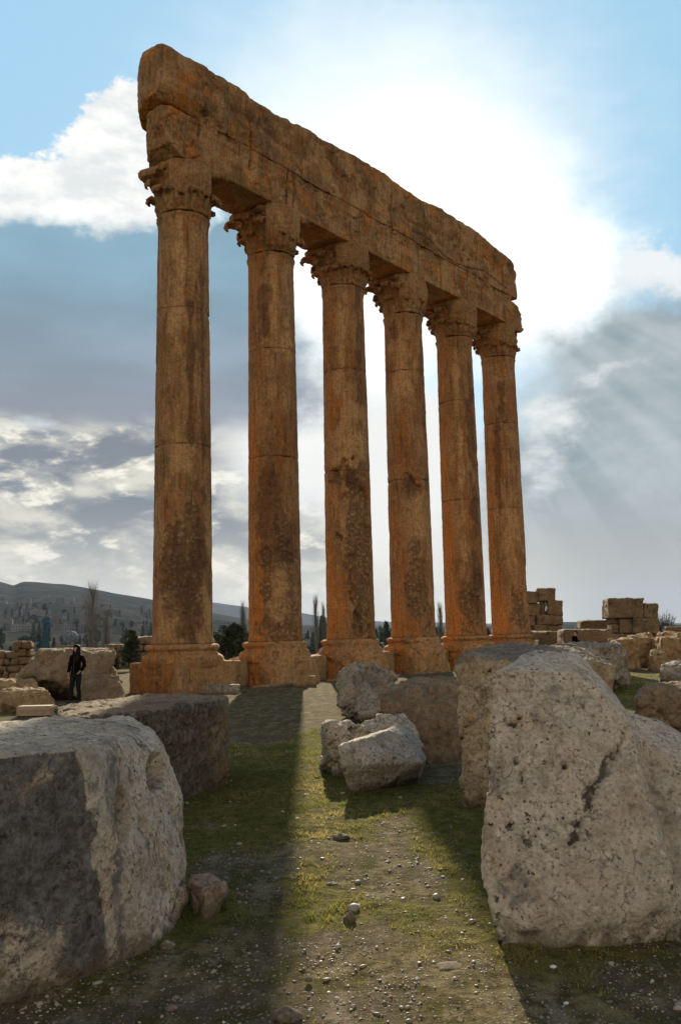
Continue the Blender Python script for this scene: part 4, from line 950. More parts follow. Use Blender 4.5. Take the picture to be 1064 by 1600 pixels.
block_wall('stacked_block_wall', 'stack of big squared blocks standing highest at the right background', 'wall',
    [(950, 1004.5, 935, 966, 58, 3), (1005, 1028, 943, 966, 58.2, 2.6), (954, 966, 967, 975, 58.3, 2), (955, 967, 975, 990, 58.3, 2), (967, 987, 967, 990, 58, 2.4), (988, 1029, 966, 990, 58, 2.6), (950, 990, 990, 1004, 58, 2.4), (990, 1030, 990, 1012, 58, 2.4)], M['wall'], 240, .075)
sl(1041, 1110, 979, 995, 64, 2, M['wall'], 'squared block at the right edge on the skyline', 260)
RB_ = [(962, 998, 1000, 1039, 40, 1.8, 'upright tan block, leftmost of the sunny heap at right', 'tan'), (985, 1018, 995, 1035, 43, 2, 'rough tan block in the middle of the sunny heap', 'tan'), (1001, 1020, 991, 1002, 45, 1.4, 'flat pale slab on top of the sunny heap at right', 'tan'),
       (1021, 1042, 1018, 1035, 39, .9, 'little tan cube at the foot of the sunny heap', 'tan'), (1034, 1064, 996, 1030, 41, 2, 'tall tan block at the right edge of the sunny heap', 'tan'), (1022, 1040, 1000, 1018, 42.5, 1.2, 'small tan block above the little cube', 'tan'),
       (1060, 1110, 990, 1030, 42, 2, 'tan block cut by the right edge of the picture', 'tan'), (1036, 1062, 988, 997, 46, 1.5, 'thin slab lying behind the tall tan block at right', 'tan')]
for k, (x0, x1, y0, y1, Y, D, lab, mt) in enumerate(RB_):
    b0 = blk(x0, x1, y0, y1, Y, D); j = random.Random(k); b0 = [(p[0] + j.uniform(-.1, .1), p[1] + j.uniform(-.15, .15), p[2] + j.uniform(-.08, .08)) for p in b0]
    b0 += [(p[0], p[1], -.1) for p in b0[2:4] + b0[6:8]] if y1 > 1025 else []
    rock('stone_block', [b0], .06, M[mt], lab, seed=270 + k, a0=.06, a1=.07, a2=.02, sm=2, chunk=.08, cscale=1.6, group='tumbled heap in the sun')
sl(835, 841, 1000, 1010, 30, .12, M['pale'], 'tiny pale stone sitting on the upright block behind the cracked one', 290, vox=.03, a0=.01, name='loose_stone', cat='stone')
# ruined walls at the left, beyond the pedestal
def courses(x0, x1, y0, y1, Y, D, ch, seed, topvar=.4):
    out = []; rr = random.Random(seed); y = y1
    while y - ch > y0 - 2:
        x = x0 - rr.uniform(0, 8)
        while x < x1:
            w = rr.uniform(.9, 2.1) * ch
            if not (y - ch < y0 + ch * .6 and rr.random() < topvar): out.append((x, min(x + w, x1 + 3), y - ch, y, Y + rr.uniform(-.15, .15), D))
            x += w
        y -= ch
    return out
block_wall('ruined_wall', 'crumbling low wall at the far left beyond the broken pedestal', 'wall', courses(-30, 27, 1005, 1062, 44, 1.4, 11, 3, .35) + courses(27, 45, 1001, 1062, 44, 1.3, 12, 6, 0), M['wall'], 300, .1)
block_wall('ruined_wall', 'dark ruined wall between the broken pedestal and the first column', 'wall', courses(166, 300, 993, 1055, 62, 1.6, 12, 4, .45), M['wall'], 360, .14)

# ------------------------------------------------------------------ people
def tube(V, Fc, pts, radii, k=5):
    base = len(V)
    pts = [Vector(p) for p in pts]
    for i, p in enumerate(pts):
        d = (pts[min(i + 1, len(pts) - 1)] - pts[max(i - 1, 0)]).normalized(); a = d.orthogonal().normalized(); b = d.cross(a)
        for j in range(k): th = j / k * 2 * math.pi; V.append(tuple(p + (a * math.cos(th) + b * math.sin(th)) * radii[i]))
    for i in range(len(pts) - 1):
        for j in range(k): Fc.append((base + i * k + j, base + i * k + (j + 1) % k, base + (i + 1) * k + (j + 1) % k, base + (i + 1) * k + j))
def skin_mesh(name, pts, edges, radii, lv=2, root=0):
    me = bpy.data.meshes.new(name); me.from_pydata(pts, edges, [])
    o = bpy.data.objects.new('tmp', me); COL.objects.link(o)
    m = o.modifiers.new('s', 'SKIN'); m.use_smooth_shade = True; m.branch_smoothing = .6
    m2 = o.modifiers.new('u', 'SUBSURF'); m2.levels = lv; m2.render_levels = lv
    if not me.skin_vertices: me.attributes.new  # created with the modifier below
    if not me.skin_vertices:
        bm = bmesh.new(); bm.from_mesh(me); bm.verts.layers.skin.verify(); bm.to_mesh(me); bm.free()
    for i, r_ in enumerate(radii):
        sv = me.skin_vertices[0].data[i]; sv.radius = (r_, r_) if np.isscalar(r_) else r_; sv.use_root = (i == root)
    dg = bpy.context.evaluated_depsgraph_get(); dg.update()
    r = bpy.data.meshes.new_from_object(o.evaluated_get(dg)); bpy.data.objects.remove(o); r.name = name
    return r
class Chain:
    def __init__(s): s.p = []; s.e = []; s.r = []
    def add(s, p, r, parent=None): s.p.append(tuple(p)); s.r.append(r); i = len(s.p) - 1; (s.e.append((parent, i)) if parent is not None else None); return i
    def run(s, pts, parent):
        for p, r in pts: parent = s.add(p, r, parent)
        return parent
def hand(ch, wrist, wi, d, side, up):
    """palm and five unequal, slightly curled fingers from the wrist; d = direction of the hand, side = towards the thumb"""
    w = Vector(wrist); d = Vector(d).normalized(); s = Vector(side).normalized(); n = d.cross(s).normalized() * up
    pm = ch.add(w + d * .05, (.032, .016), wi); kn = ch.add(w + d * .09, (.036, .014), pm)
    for q, (off, L) in enumerate([(.028, .070), (.009, .080), (-.010, .074), (-.028, .058)]):
        b = w + d * .098 + s * off
        ch.run([(b, .0092), (b + d * L * .45 + n * .008, .0085), (b + d * L * .8 + n * .022, .0078), (b + d * L * .95 + n * .036, .0065)], kn)
    ch.run([(w + d * .045 + s * .038 + n * .006, .0115), (w + d * .075 + s * .052 + n * .014, .0098), (w + d * .098 + s * .050 + n * .024, .008)], pm)
def build_woman():
    base = G(119, 1101); base = Vector((at(119, 1100, 27)[0], 27, 0.0))
    sc = 1.0; z0 = ground_z(np.array([base.x]), np.array([27.]))[0]
    root = empty('person', (base.x, 27, float(z0)), R(-14)); tag(root, 'woman with long dark hair in black jacket and dark jeans leaning by the broken pedestal', 'person')
    H = 1.70
    # faces the camera (-y), head turned to image left (-x); one hand in the jacket pocket
    c = Chain()
    pel = c.add((0, 0, .93), (.135, .105)); 
    wst = c.add((0, .0, 1.08), (.115, .085), pel); chs = c.add((0, -.005, 1.28), (.145, .10), wst); shc = c.add((0, .01, 1.41), (.105, .075), chs)
    nk = c.add((0, .01, 1.475), (.05, .052), shc); hd0 = c.add((-.005, -.01, 1.545), (.062, .07), nk); hd1 = c.add((-.01, -.012, 1.605), (.073, .088), hd0); c.add((-.008, -.0, 1.668), (.055, .07), hd1)
    c.run([((-.15, .01, 1.385), .055), ((-.19, .02, 1.27), .048), ((-.215, .01, 1.12), .040), ((-.22, -.03, .98), .033), ((-.22, -.06, .90), .025)], shc)
    wi = len(c.p) - 1; hand(c, (-.22, -.06, .90), wi, (0, -.25, -1), (.15, -1, 0), -1)
    c.run([((.15, .01, 1.385), .055), ((.205, .03, 1.27), .048), ((.245, .04, 1.13), .042), ((.215, -.04, 1.01), .036), ((.16, -.085, .93), .027)], shc)
    wi = len(c.p) - 1; hand(c, (.16, -.085, .93), wi, (-.5, .15, -.8), (-.5, -.8, 0), 1)
    for s, fx, fy in ((-1, -.155, -.06), (1, .085, .03)):
        kx = s * .085 + (fx - s * .085) * .5 - .01
        c.run([((s * .09, 0, .83), .092), ((kx, -.02 + fy * .4, .48), .058), ((kx * .35 + fx * .65, fy * .8 + .015, .30), .053), ((fx, fy + .02, .10), .036), ((fx, fy + .0, .055), .036), ((fx + s * .015, fy - .10, .035), .032), ((fx + s * .02, fy - .17, .028), .024)], pel)
    me = skin_mesh('body', c.p, c.e, c.r, 2); V, N = get_np(me)
    # face: brow, nose, mouth, chin and eye hollows turned a little to the left
    fdir = np.array([-.42, -.9, 0]); fdir /= np.linalg.norm(fdir); fr = np.array([fdir[1], -fdir[0], 0]) * -1; hc = np.array([-.01, -.012, 1.6])
    L = V - hc; a_ = L @ fr; f_ = L @ fdir; u_ = L[:, 2]; on = (f_ > .03) & (np.abs(u_) < .12)
    g = lambda x, y, s1, s2: np.exp(-((a_ - x) / s1) ** 2 - ((u_ - y) / s2) ** 2)
    dsp = .022 * g(0, -.015, .010, .018) + .010 * g(0, .0, .008, .02) - .010 * g(.03, .008, .012, .010) - .010 * g(-.03, .008, .012, .010) + .008 * g(0, -.05, .018, .006) - .004 * g(0, -.058, .018, .004) + .010 * g(0, -.085, .02, .014) + .006 * g(0, .03, .04, .01)
    V = V + (dsp * on)[:, None] * fdir; set_np(me, V)
    link('body', me, M['skin'], root)
    for s in (-1, 1):                                                # eyes and ears
        p = hc + fr * s * .030 + fdir * .071 + np.array([0, 0, .008])
        bm = bmesh.new(); bmesh.ops.create_uvsphere(bm, u_segments=10, v_segments=8, radius=.010); link('eye', bm_mesh('eye', bm, True), M['hair'], root, tuple(p))
    # jacket
    c = Chain(); h = c.add((0, 0, .80), (.185, .145)); a = c.add((0, 0, .95), (.175, .135), h); b = c.add((0, 0, 1.10), (.15, .12), a); d = c.add((0, 0, 1.29), (.178, .135), b); e = c.add((0, .01, 1.415), (.135, .095), d); c.add((0, .01, 1.47), (.085, .08), e)
    c.run([((-.165, .01, 1.385), .078), ((-.20, .02, 1.27), .070), ((-.222, .01, 1.12), .062), ((-.225, -.035, .96), .054), ((-.222, -.055, .90), .050)], e)
    c.run([((.165, .01, 1.385), .078), ((.212, .03, 1.27), .072), ((.252, .04, 1.13), .068), ((.225, -.04, 1.01), .056), ((.175, -.085, .945), .050)], e)
    me = skin_mesh('jacket', c.p, c.e, c.r, 2); V, N = get_np(me); V += N * (.010 * fbm(V * 9, 3, 5) + .006 * np.sin(V[:, 2] * 70 + 5 * vnoise(V * 6)))[:, None]; set_np(me, V)
    jk = link('jacket', me, M['jacket'], root)
    bm = bmesh.new()
    for k in range(14): a0 = k / 14 * 2 * math.pi; box_bm(bm, (.082 * math.cos(a0), .01 + .078 * math.sin(a0), 1.485), (.03, .045, .065), a0)
    link('collar', bm_mesh('collar', bm, True), M['jacket'], jk)
    bm = bmesh.new(); box_bm(bm, (0, -.152, 1.10), (.012, .008, .52)); link('zip', bm_mesh('zip', bm), M['dark'], jk)
    # jeans and shoes
    c = Chain(); pl = c.add((0, 0, .93), (.14, .11))
    ft = []
    for s, fx, fy in ((-1, -.155, -.06), (1, .085, .03)):
        kx = s * .085 + (fx - s * .085) * .5 - .01
        c.run([((s * .09, 0, .83), .103), ((kx, -.02 + fy * .4, .48), .070), ((kx * .35 + fx * .65, fy * .8 + .015, .30), .064), ((fx, fy + .02, .11), .058), ((fx, fy + .02, .05), .062)], pl); ft.append((s, fx, fy))
    me = skin_mesh('jeans', c.p, c.e, c.r, 2); V, N = get_np(me); V += N * (.006 * fbm(V * 12, 3, 5))[:, None]; set_np(me, V); link('jeans', me, M['jeans'], root)
    for s, fx, fy in ft:
        c = Chain(); q = c.add((fx, fy + .03, .05), (.042, .045)); c.run([((fx + s * .008, fy - .05, .045), (.045, .040)), ((fx + s * .015, fy - .12, .036), (.043, .030)), ((fx + s * .02, fy - .185, .03), (.03, .022))], q)
        link('shoe', skin_mesh('shoe', c.p, c.e, c.r, 2), M['dark'], root)
    # long hair parted to both sides, over the shoulders
    V = []; Fc = []; nu, nv = 26, 36; ctr = np.array([-.004, .0, 1.600])
    for a in range(nu):
        ph = math.pi * a / (nu - 1)
        for b in range(nv):
            th = 2 * math.pi * b / nv; dd = np.array([math.sin(ph) * math.cos(th), math.sin(ph) * math.sin(th), math.cos(ph)])
            V.append(ctr + dd * np.array([.098, .112, .125]) * (1 + .03 * math.sin(th * 17) * math.sin(ph)))
    V = np.array(V); Fg = grid_faces(nu, nv, True); cen = V[Fg].mean(1) - ctr; dirn = cen / np.linalg.norm(cen, axis=1)[:, None]
    face = (dirn @ fdir > .48) & (cen[:, 2] < .066) | (cen[:, 2] < -.09)
    me = mesh_np('hair', V, Fg[~face]); me = evaluate(me, [('SOLIDIFY', dict(thickness=.02, offset=-1))])
    hr = link('hair', me, M['hair'], root)
    V, Fc = [], []
    back = -fdir; side = np.array([fdir[1], -fdir[0], 0])
    for k in range(46):                                              # strands down over shoulders and back
        q = -2.15 + 4.3 * k / 45; dq = back * math.cos(q) + side * math.sin(q); L = .30 + .06 * random.Random(k).random() + (.05 if abs(q) > 1.2 else .02)
        p0 = ctr + dq * np.array([.088, .100, 0]) + [0, 0, -.02]; p1 = p0 + dq * .018 + [0, 0, -.12]; p2 = p0 + dq * .05 + fdir * (.04 if abs(q) > 1.2 else 0) + [0, 0, -.22]; p3 = p2 + fdir * (.05 if abs(q) > 1.2 else .0) + [0, 0, -(L - .22)]
        tube(V, Fc, [tuple(p0), tuple(p1), tuple(p2), tuple(p3)], [.020, .022, .021, .006], 6)
    link('long_strands', mesh_np('long_strands', V, Fc), M['hair'], hr)
M['skin'] = plain('skin', (.42, .22, .15), .5, .05, 20, .4); M['hair'] = plain('dark brown hair', (.010, .006, .0045), .7, .3, 60, .12)
M['jacket'] = plain('black cloth', (.004, .0038, .0036), .9, .3, 30, .06); M['jeans'] = plain('dark blue denim', (.008, .010, .014), .9, .25, 40, .15)
M['cap'] = plain('dark cap cloth', (.02, .016, .02), .85, .2, 30)
build_woman()

def build_sitter():
    p = at(898, 1009, 41); root = empty('person', (p[0], 41, 0), R(100)); tag(root, 'distant person in dark coat and cap sitting on a slab, seen from the side', 'person')
    z = p[2] - .0; s = .84
    def S(P): return (P[0] * s, P[1] * s, z + (P[2] - .52) * s)
    c = Chain(); pel = c.add(S((0, .0, .52)), .135 * s); a = c.add(S((0, .03, .70)), .12 * s, pel); b = c.add(S((0, .02, .90)), .14 * s, a); e = c.add(S((0, -.01, 1.03)), .10 * s, b); n = c.add(S((0, -.03, 1.10)), .05 * s, e); h = c.add(S((0, -.05, 1.18)), .078 * s, n); c.add(S((0, -.05, 1.26)), .065 * s, h)
    for k in (-1, 1):
        c.run([(S((k * .15, -.0, 1.0)), .055 * s), (S((k * .21, -.04, .80)), .045 * s), (S((k * .17, -.24, .68)), .036 * s), (S((k * .09, -.36, .70)), .026 * s)], e)
        wi = len(c.p) - 1; hand(c, S((k * .09, -.36, .70)), wi, (-.2 * k, -1, -.2), (-k, 0, .6), 1)
        c.run([(S((k * .11, -.12, .52)), .085 * s), (S((k * .12, -.45, .56)), .062 * s), (S((k * .12, -.47, .30)), .05 * s), (S((k * .12, -.44, .09)), .036 * s), (S((k * .12, -.56, .05)), .03 * s)], pel)
    me = skin_mesh('body', c.p, c.e, c.r, 1); link('body', me, M['skin'], root)
    c = Chain(); pel = c.add(S((0, .0, .47)), .16 * s); a = c.add(S((0, .03, .70)), .145 * s, pel); b = c.add(S((0, .02, .90)), .165 * s, a); e = c.add(S((0, -.01, 1.03)), .125 * s, b); c.add(S((0, -.02, 1.09)), .08 * s, e)
    for k in (-1, 1): c.run([(S((k * .155, -.0, 1.0)), .073 * s), (S((k * .215, -.04, .80)), .062 * s), (S((k * .175, -.24, .68)), .052 * s), (S((k * .12, -.32, .69)), .046 * s)], e)
    link('coat', skin_mesh('coat', c.p, c.e, c.r, 2), M['jacket'], root)
    c = Chain(); pel = c.add(S((0, .0, .50)), .15 * s)
    for k in (-1, 1): c.run([(S((k * .11, -.12, .52)), .098 * s), (S((k * .12, -.45, .56)), .075 * s), (S((k * .12, -.47, .30)), .062 * s), (S((k * .12, -.44, .11)), .05 * s)], pel)
    link('trousers', skin_mesh('trousers', c.p, c.e, c.r, 2), M['jeans'], root)
    for k in (-1, 1):
        c = Chain(); q = c.add(S((k * .12, -.43, .06)), .045 * s); c.run([(S((k * .12, -.52, .05)), .045 * s), (S((k * .12, -.62, .04)), .032 * s)], q); link('shoe', skin_mesh('shoe', c.p, c.e, c.r, 1), M['dark'], root)
    c = Chain(); q = c.add(S((0, -.045, 1.225)), .09 * s); c.add(S((0, -.04, 1.275)), .075 * s, q); c.run([(S((0, -.13, 1.24)), (.055 * s, .014)), (S((0, -.19, 1.228)), (.035 * s, .010))], q)
    link('cap', skin_mesh('cap', c.p, c.e, c.r, 2), M['cap'], root)
    c2 = at(898, 1010, 41); rock('stone_block', [[(p[0] - .9, 40.6, 0), (p[0] + 1.1, 40.7, 0), (p[0] + 1.1, 42.2, 0), (p[0] - .9, 42.2, 0), (p[0] - .85, 40.6, z - .10), (p[0] + 1.05, 40.7, z - .10), (p[0] + 1.05, 42.2, z - .09), (p[0] - .9, 42.2, z - .09)]], .06, M['wall'], 'low block under the seated person in the cap', seed=295, a0=.03, a1=.02, sm=1)
build_sitter()

# ------------------------------------------------------------------ far hills, town and trees
def azr(px, py): a, e = azel(px, py); return a, e
NEAR = sorted(azr(*p) for p in [(-900, 905), (-300, 880), (-120, 893), (0, 908), (22, 914), (36, 908), (60, 908.5), (100, 912), (150, 921), (180, 927), (240, 937), (290, 948), (333, 957), (369, 964), (420, 972), (480, 977), (600, 979), (690, 979), (760, 978), (840, 972), (890, 972), (930, 974), (1064, 976), (1500, 972), (2200, 960)])
FAR = sorted(azr(*p) for p in [(-900, 938), (-300, 938), (0, 938), (240, 938), (333, 941), (376, 947), (420, 953), (473, 959), (515, 966), (600, 971), (700, 973), (760, 974), (900, 972), (1064, 973), (1800, 950)])
def hill_z(az, r, P=None):
    e = np.interp(az, [a for a, _ in NEAR], [b for _, b in NEAR]); RR = 2600.
    top = RR * np.tan(np.radians(e)) + CH
    s = np.clip((r - 300) / (RR - 300), 0, 1.6)
    z = -9 + (top + 9) * np.where(s < 1, s ** 1.45 * (1 - 0 * s), 1 - .55 * np.clip((s - 1) / .6, 0, 1) ** 1.3)
    x = r * np.sin(np.radians(az)); y = r * np.cos(np.radians(az)); Q = np.stack([x, y, x * 0], 1)
    w = s * np.clip(1.15 - s, .12, 1)
    z = z + w * (9 * np.clip(e, .4, 4) * (fbm(Q / 420, 4, 3))) + sstep(r, 300, 420) * .8 * fbm(Q / 60, 3, 4)
    return z
def hills():
    az = np.linspace(-62, 62, 560); rr = np.concatenate([np.linspace(300, 900, 50), np.linspace(900, 2800, 90)[1:], np.linspace(2800, 4000, 10)[1:]])
    A, Q = np.meshgrid(az, rr); a = A.ravel(); r = Q.ravel(); z = hill_z(a, r)
    V = np.stack([r * np.sin(np.radians(a)), r * np.cos(np.radians(a)), z], 1)
    m, t, b = material('dry hillside'); P = t.new('ShaderNodeNewGeometry').outputs['Position']
    n1 = t.noise(P, .004, 8, .65, .4); n2 = t.noise(P, .03, 6, .7); n3 = t.noise(t.v('MULTIPLY', P, (.25, 1, 1)), .02, 5, .6)
    c = t.mix(t.ss(n1, .4, .6), (.026, .029, .031), (.052, .051, .048)); c = t.mix(t.ss(n2, .48, .66, 0, .75), c, (.022, .028, .018))
    c = t.mix(t.ss(n3, .56, .64, 0, .5), c, (.11, .095, .075)); t.put(b.inputs['Base Color'], c); b.inputs['Specular IOR Level'].default_value = 0; b.inputs['Roughness'].default_value = 1
    tag(link('hills', mesh_np('hills', V, grid_faces(len(rr), len(az))[:, ::-1]), m), kind='structure')
    rr = np.concatenate([np.linspace(4200, 7000, 26), np.linspace(7000, 7900, 6)[1:]]); A, Q = np.meshgrid(az, rr); a = A.ravel(); r = Q.ravel()
    e = np.interp(a, [x for x, _ in FAR], [y for _, y in FAR]); s = (r - 4200) / 2800
    z = -20 + (7000 * np.tan(np.radians(e)) + 22) * np.where(s < 1, np.clip(s, 0, 1) ** 1.3, 1 - .5 * (s - 1)) 
    x = r * np.sin(np.radians(a)); y = r * np.cos(np.radians(a)); z = z + s * 10 * fbm(np.stack([x, y, x * 0], 1) / 700, 4, 9)
    tag(link('hills', mesh_np('hills', np.stack([x, y, z], 1), grid_faces(len(rr), len(az))[:, ::-1]), m), kind='structure')
hills()
def land_z(x, y):
    r = math.hypot(x, y); a = math.degrees(math.atan2(x, y))
    g = float(ground_z(np.array([x]), np.array([y]))[0])
    return max(g, float(hill_z(np.array([a]), np.array([r]))[0])) if r > 302 else g

M['plaster'] = plain('pale plaster', (.16, .155, .15), .9, .25, .05); M['concrete'] = plain('grey concrete', (.10, .098, .092), .9, .3, .05); M['tanwall'] = plain('tan house wall', (.13, .12, .105), .9, .3, .05)
M['dome'] = plain('weathered lead dome', (.12, .135, .15), .85, .45, 1.2, .1); M['blue'] = plain('blue painted steel', (.03, .075, .11), .8, .3, 2, .1)
M['bark'] = plain('grey bark', (.13, .105, .08), .95, .25, 5); M['twig'] = plain('bare twigs', (.10, .088, .075), .95, .2, 3)

def house_mesh(kind):
    bm = bmesh.new(); w, d, h = [(12, 10, 6.5), (16, 11, 9.8), (10, 9, 13), (22, 12, 6.8), (9, 9, 3.6)][kind]
    fl = max(1, int(h / 3.2)); nx = int(w / 3); box_bm(bm, (0, 0, h / 2 - 1.5), (w, d, h + 3)); box_bm(bm, (0, 0, h + .2), (w + .5, d + .5, .4))
    if kind != 4: box_bm(bm, (w * .2, d * .1, h + 1.3), (3, 3, 2.4)); box_bm(bm, (-w * .3, -d * .2, h + .9), (1.2, 1.2, 1.2))
    for f in range(fl):
        for s in (-1, 1):
            box_bm(bm, (0, s * (d / 2 + .35), f * 3.2 + .1), (w * .7, .8, .18))
    n_wall = len(bm.faces)
    for f in range(fl):
        for i in range(nx):
            for s in (-1, 1): box_bm(bm, (-w / 2 + (i + .5) * w / nx, s * (d / 2), f * 3.2 + 1.7), (1.3, .1, 1.5))
        for i in range(3):
            for s in (-1, 1): box_bm(bm, (s * w / 2, -d / 2 + (i + .5) * d / 3, f * 3.2 + 1.7), (.1, 1.2, 1.5))
    me = bpy.data.meshes.new('house'); bmesh.ops.recalc_face_normals(bm, faces=bm.faces[:])
    bm.faces.ensure_lookup_table()
    for k, f in enumerate(bm.faces): f.material_index = 0 if k < n_wall else 1
    bm.to_mesh(me); bm.free(); me.materials.append([M['plaster'], M['concrete'], M['tanwall'], M['plaster'], M['tanwall']][kind]); me.materials.append(M['glass'])
    return me
HM = [house_mesh(k) for k in range(5)]
def town():
    rr = random.Random(44); n = 0; placed = []
    zones = [(-30, 240, 70, 850, 1700), (330, 392, 30, 700, 1500), (468, 512, 12, 500, 1200), (584, 616, 11, 420, 1100), (674, 700, 9, 420, 1100), (752, 768, 5, 450, 1000), (838, 950, 16, 700, 1500), (1030, 1064, 5, 700, 1300), (240, 330, 8, 600, 1500), (516, 584, 5, 600, 1200)]
    for x0, x1, cnt, r0, r1 in zones:
        for _ in range(cnt):
            for tr in range(20):
                a = azel(rr.uniform(x0, x1), 980)[0]; r = r0 + (r1 - r0) * rr.random() ** 1.2; x, y = r * math.sin(R(a)), r * math.cos(R(a))
                if all((x - p) ** 2 + (y - q) ** 2 > 18 ** 2 for p, q in placed): break
            placed.append((x, y)); k = rr.choice([0, 0, 1, 1, 2, 3, 4]); s = rr.uniform(.55, .85)
            o = link('house', HM[k], None, None, (x, y, land_z(x, y))); o.rotation_euler = (0, 0, rr.uniform(-.6, .6)); o.scale = (s, s, s)
            tag(o, 'small flat-roofed house in the hazy town far below the hills', 'house', 'houses of the distant town')
town()

def leaf_cloud(P, size, rg, flat=.5):
    """one small tilted leaf-sized triangle pair per point"""
    n = len(P); a = rg.normal(size=(n, 3)); a /= np.linalg.norm(a, axis=1)[:, None]; b = rg.normal(size=(n, 3)); b -= (b * a).sum(1)[:, None] * a; b /= np.linalg.norm(b, axis=1)[:, None]
    s = (size * np.exp(rg.normal(0, .3, n)))[:, None]; V = np.stack([P - a * s, P + b * s * flat, P + a * s, P - b * s * flat], 1).reshape(-1, 3)
    return V, np.arange(n * 4).reshape(-1, 4)
def leafmat(name, c1, c2, sc=2.):
    m, t, b = material(name); P = t.new('ShaderNodeNewGeometry').outputs['Position']; c = t.mix(t.ss(t.noise(P, sc, 3), .35, .65), c1, c2); t.put(b.inputs['Base Color'], c)
    tr = t.new('ShaderNodeBsdfTranslucent'); t.put(tr.inputs[0], c); mx = t.new('ShaderNodeMixShader'); mx.inputs[0].default_value = .2
    t.l.new(b.outputs[0], mx.inputs[1]); t.l.new(tr.outputs[0], mx.inputs[2]); out = [n_ for n_ in t.n if n_.type == 'OUTPUT_MATERIAL'][0]; t.l.new(mx.outputs[0], out.inputs[0]); return m
M['pine'] = leafmat('dark evergreen needles', (.020, .032, .016), (.045, .062, .026)); M['pinefar'] = leafmat('far evergreen foliage', (.020, .032, .018), (.04, .055, .028), .2)
def poplar(px, ytop, dist, wpx, seed, label, group='bare poplars beyond the ruins', dens=1.):
    rr = random.Random(seed); top = at(px, ytop, dist); x, y = top[0], dist; zb = land_z(x, y); H = top[2] - zb; wd = wpx / FPX * dist / 2
    root = empty('bare_poplar', (x, y, zb)); tag(root, label, 'tree', group)
    V, Fc = [], []; tube(V, Fc, [(0, 0, -.3), (.05, 0, H * .3), (0, .05, H * .6), (.1, 0, H * .9)], [.35, .26, .14, .03], 8)
    link('trunk', mesh_np('trunk', V, Fc), M['bark'], root)
    V, Fc = [], []
    for k in range(int(62 * dens)):
        z0 = H * (.12 + .70 * rr.random() ** .9); a = rr.random() * 6.28; L = (H - z0) * rr.uniform(.35, .8) + 1; L = min(L, H * 1.0 - z0 - rr.random() * H * .08)
        prof = math.sin(min(1, (z0 / H) * 1.1 + .18) * math.pi * .85) ; out = wd * (.55 + .6 * rr.random()) * max(.25, prof)
        r0 = .035 * (1 - z0 / H) + .012; ca, sa = math.cos(a), math.sin(a)
        L *= rr.uniform(.55, 1.); P = [(ca * out * f ** .6, sa * out * f ** .6, z0 + L * f) for f in (0, .3, .65, 1)]
        tube(V, Fc, P, [r0 * 1.3, r0, r0 * .7, .012], 3)
        for q in range(int(9 * dens)):
            f = rr.random(); bp = Vector(P[0]).lerp(Vector(P[3]), f) if f > .65 else Vector(P[0]).lerp(Vector(P[2]), f / .65); l = rr.uniform(.8, 2.4); b = rr.random() * 6.28; o = l * .22
            e = bp + Vector((math.cos(b) * o, math.sin(b) * o, l)); 
            if e.z > H: e.z = H - rr.random()
            tube(V, Fc, [bp, bp.lerp(e, .5) + Vector((math.cos(b) * .08, 0, -.05)), e], [.014, .011, .005], 3)
    link('crown', mesh_np('crown', V, Fc), M['twig'], root)
poplar(146, 901, 180, 34, 1, 'tallest bare poplar, rising over the hill ridge left of the first column', dens=1.25)
poplar(167, 944, 185, 20, 2, 'shorter bare poplar just right of the tallest one')
poplar(379, 935, 220, 15, 3, 'slim bare poplar between the first and second columns'); poplar(493, 926, 230, 13, 4, 'bare poplar in the gap between the second and third columns')
poplar(505, 938, 235, 9, 5, 'thinner bare poplar touching the left side of the third column'); poplar(686, 938, 230, 10, 6, 'faint bare poplar between the fourth and fifth columns')

def conifer(px, ytop, dist, wpx, seed, label, n=2200, lean=0., shape='cone', leaf=.10, cat='tree', zb=None):
    rg = np.random.default_rng(seed); top = at(px, ytop, dist); x = top[0]; zb = land_z(x, dist) if zb is None else zb; H = top[2] - zb; W = wpx / FPX * dist / 2
    root = empty('conifer_tree', (x, dist, zb)); tag(root, label, cat, 'dark evergreens near the ruins')
    V, Fc = [], []; tube(V, Fc, [(0, 0, -.2), (lean * .3, 0, H * .4), (lean * .9, 0, H * .97)], [.11, .08, .012], 7)
    PT = []
    nb = 70
    for k in range(nb):
        f = .10 + .88 * (k / nb); a = rg.random() * 6.28
        wr = {'cone': W * (1.08 - f) ** .8 * (.75 + .5 * rg.random()), 'bush': W * math.sin(math.pi * min(1, f * .8 + .22)) * (.6 + .6 * rg.random())}[shape]
        up = (.15 + .25 * rg.random()) * wr if shape == 'cone' else wr * .8
        b0 = np.array([lean * f, 0, H * f * (.9 if shape == 'bush' else 1)]); e = b0 + np.array([math.cos(a) * wr + lean * .5 * (shape == 'bush'), math.sin(a) * wr, up]); e[2] = min(e[2], H)
        tube(V, Fc, [tuple(b0), tuple((b0 + e) / 2 + [0, 0, .04]), tuple(e)], [.025, .016, .006], 4)
        m_ = int(n / nb); ff = rg.random(m_) ** .6; PT.append(b0 + (e - b0) * ff[:, None] + rg.normal(0, .07 + .06 * (shape == 'bush'), (m_, 3)) * (1.1 - ff[:, None] * .6))
    link('trunk', mesh_np('trunk', V, Fc), M['bark'], root)
    V2, F2 = leaf_cloud(np.concatenate(PT), leaf, rg, .35); link('crown', mesh_np('crown', V2, F2, False), M['pine'], root)
conifer(206, 985, 54, 40, 11, 'dark spiky young conifer left of the first column base', n=3500, leaf=.085)
conifer(352, 970, 58, 56, 12, 'dark windswept evergreen seen between the first and second columns', n=5000, lean=.5, shape='bush', leaf=.10)
conifer(178, 1014, 50, 16, 13, 'small dark bush at the right shoulder of the broken pedestal', n=1200, shape='bush', leaf=.07)
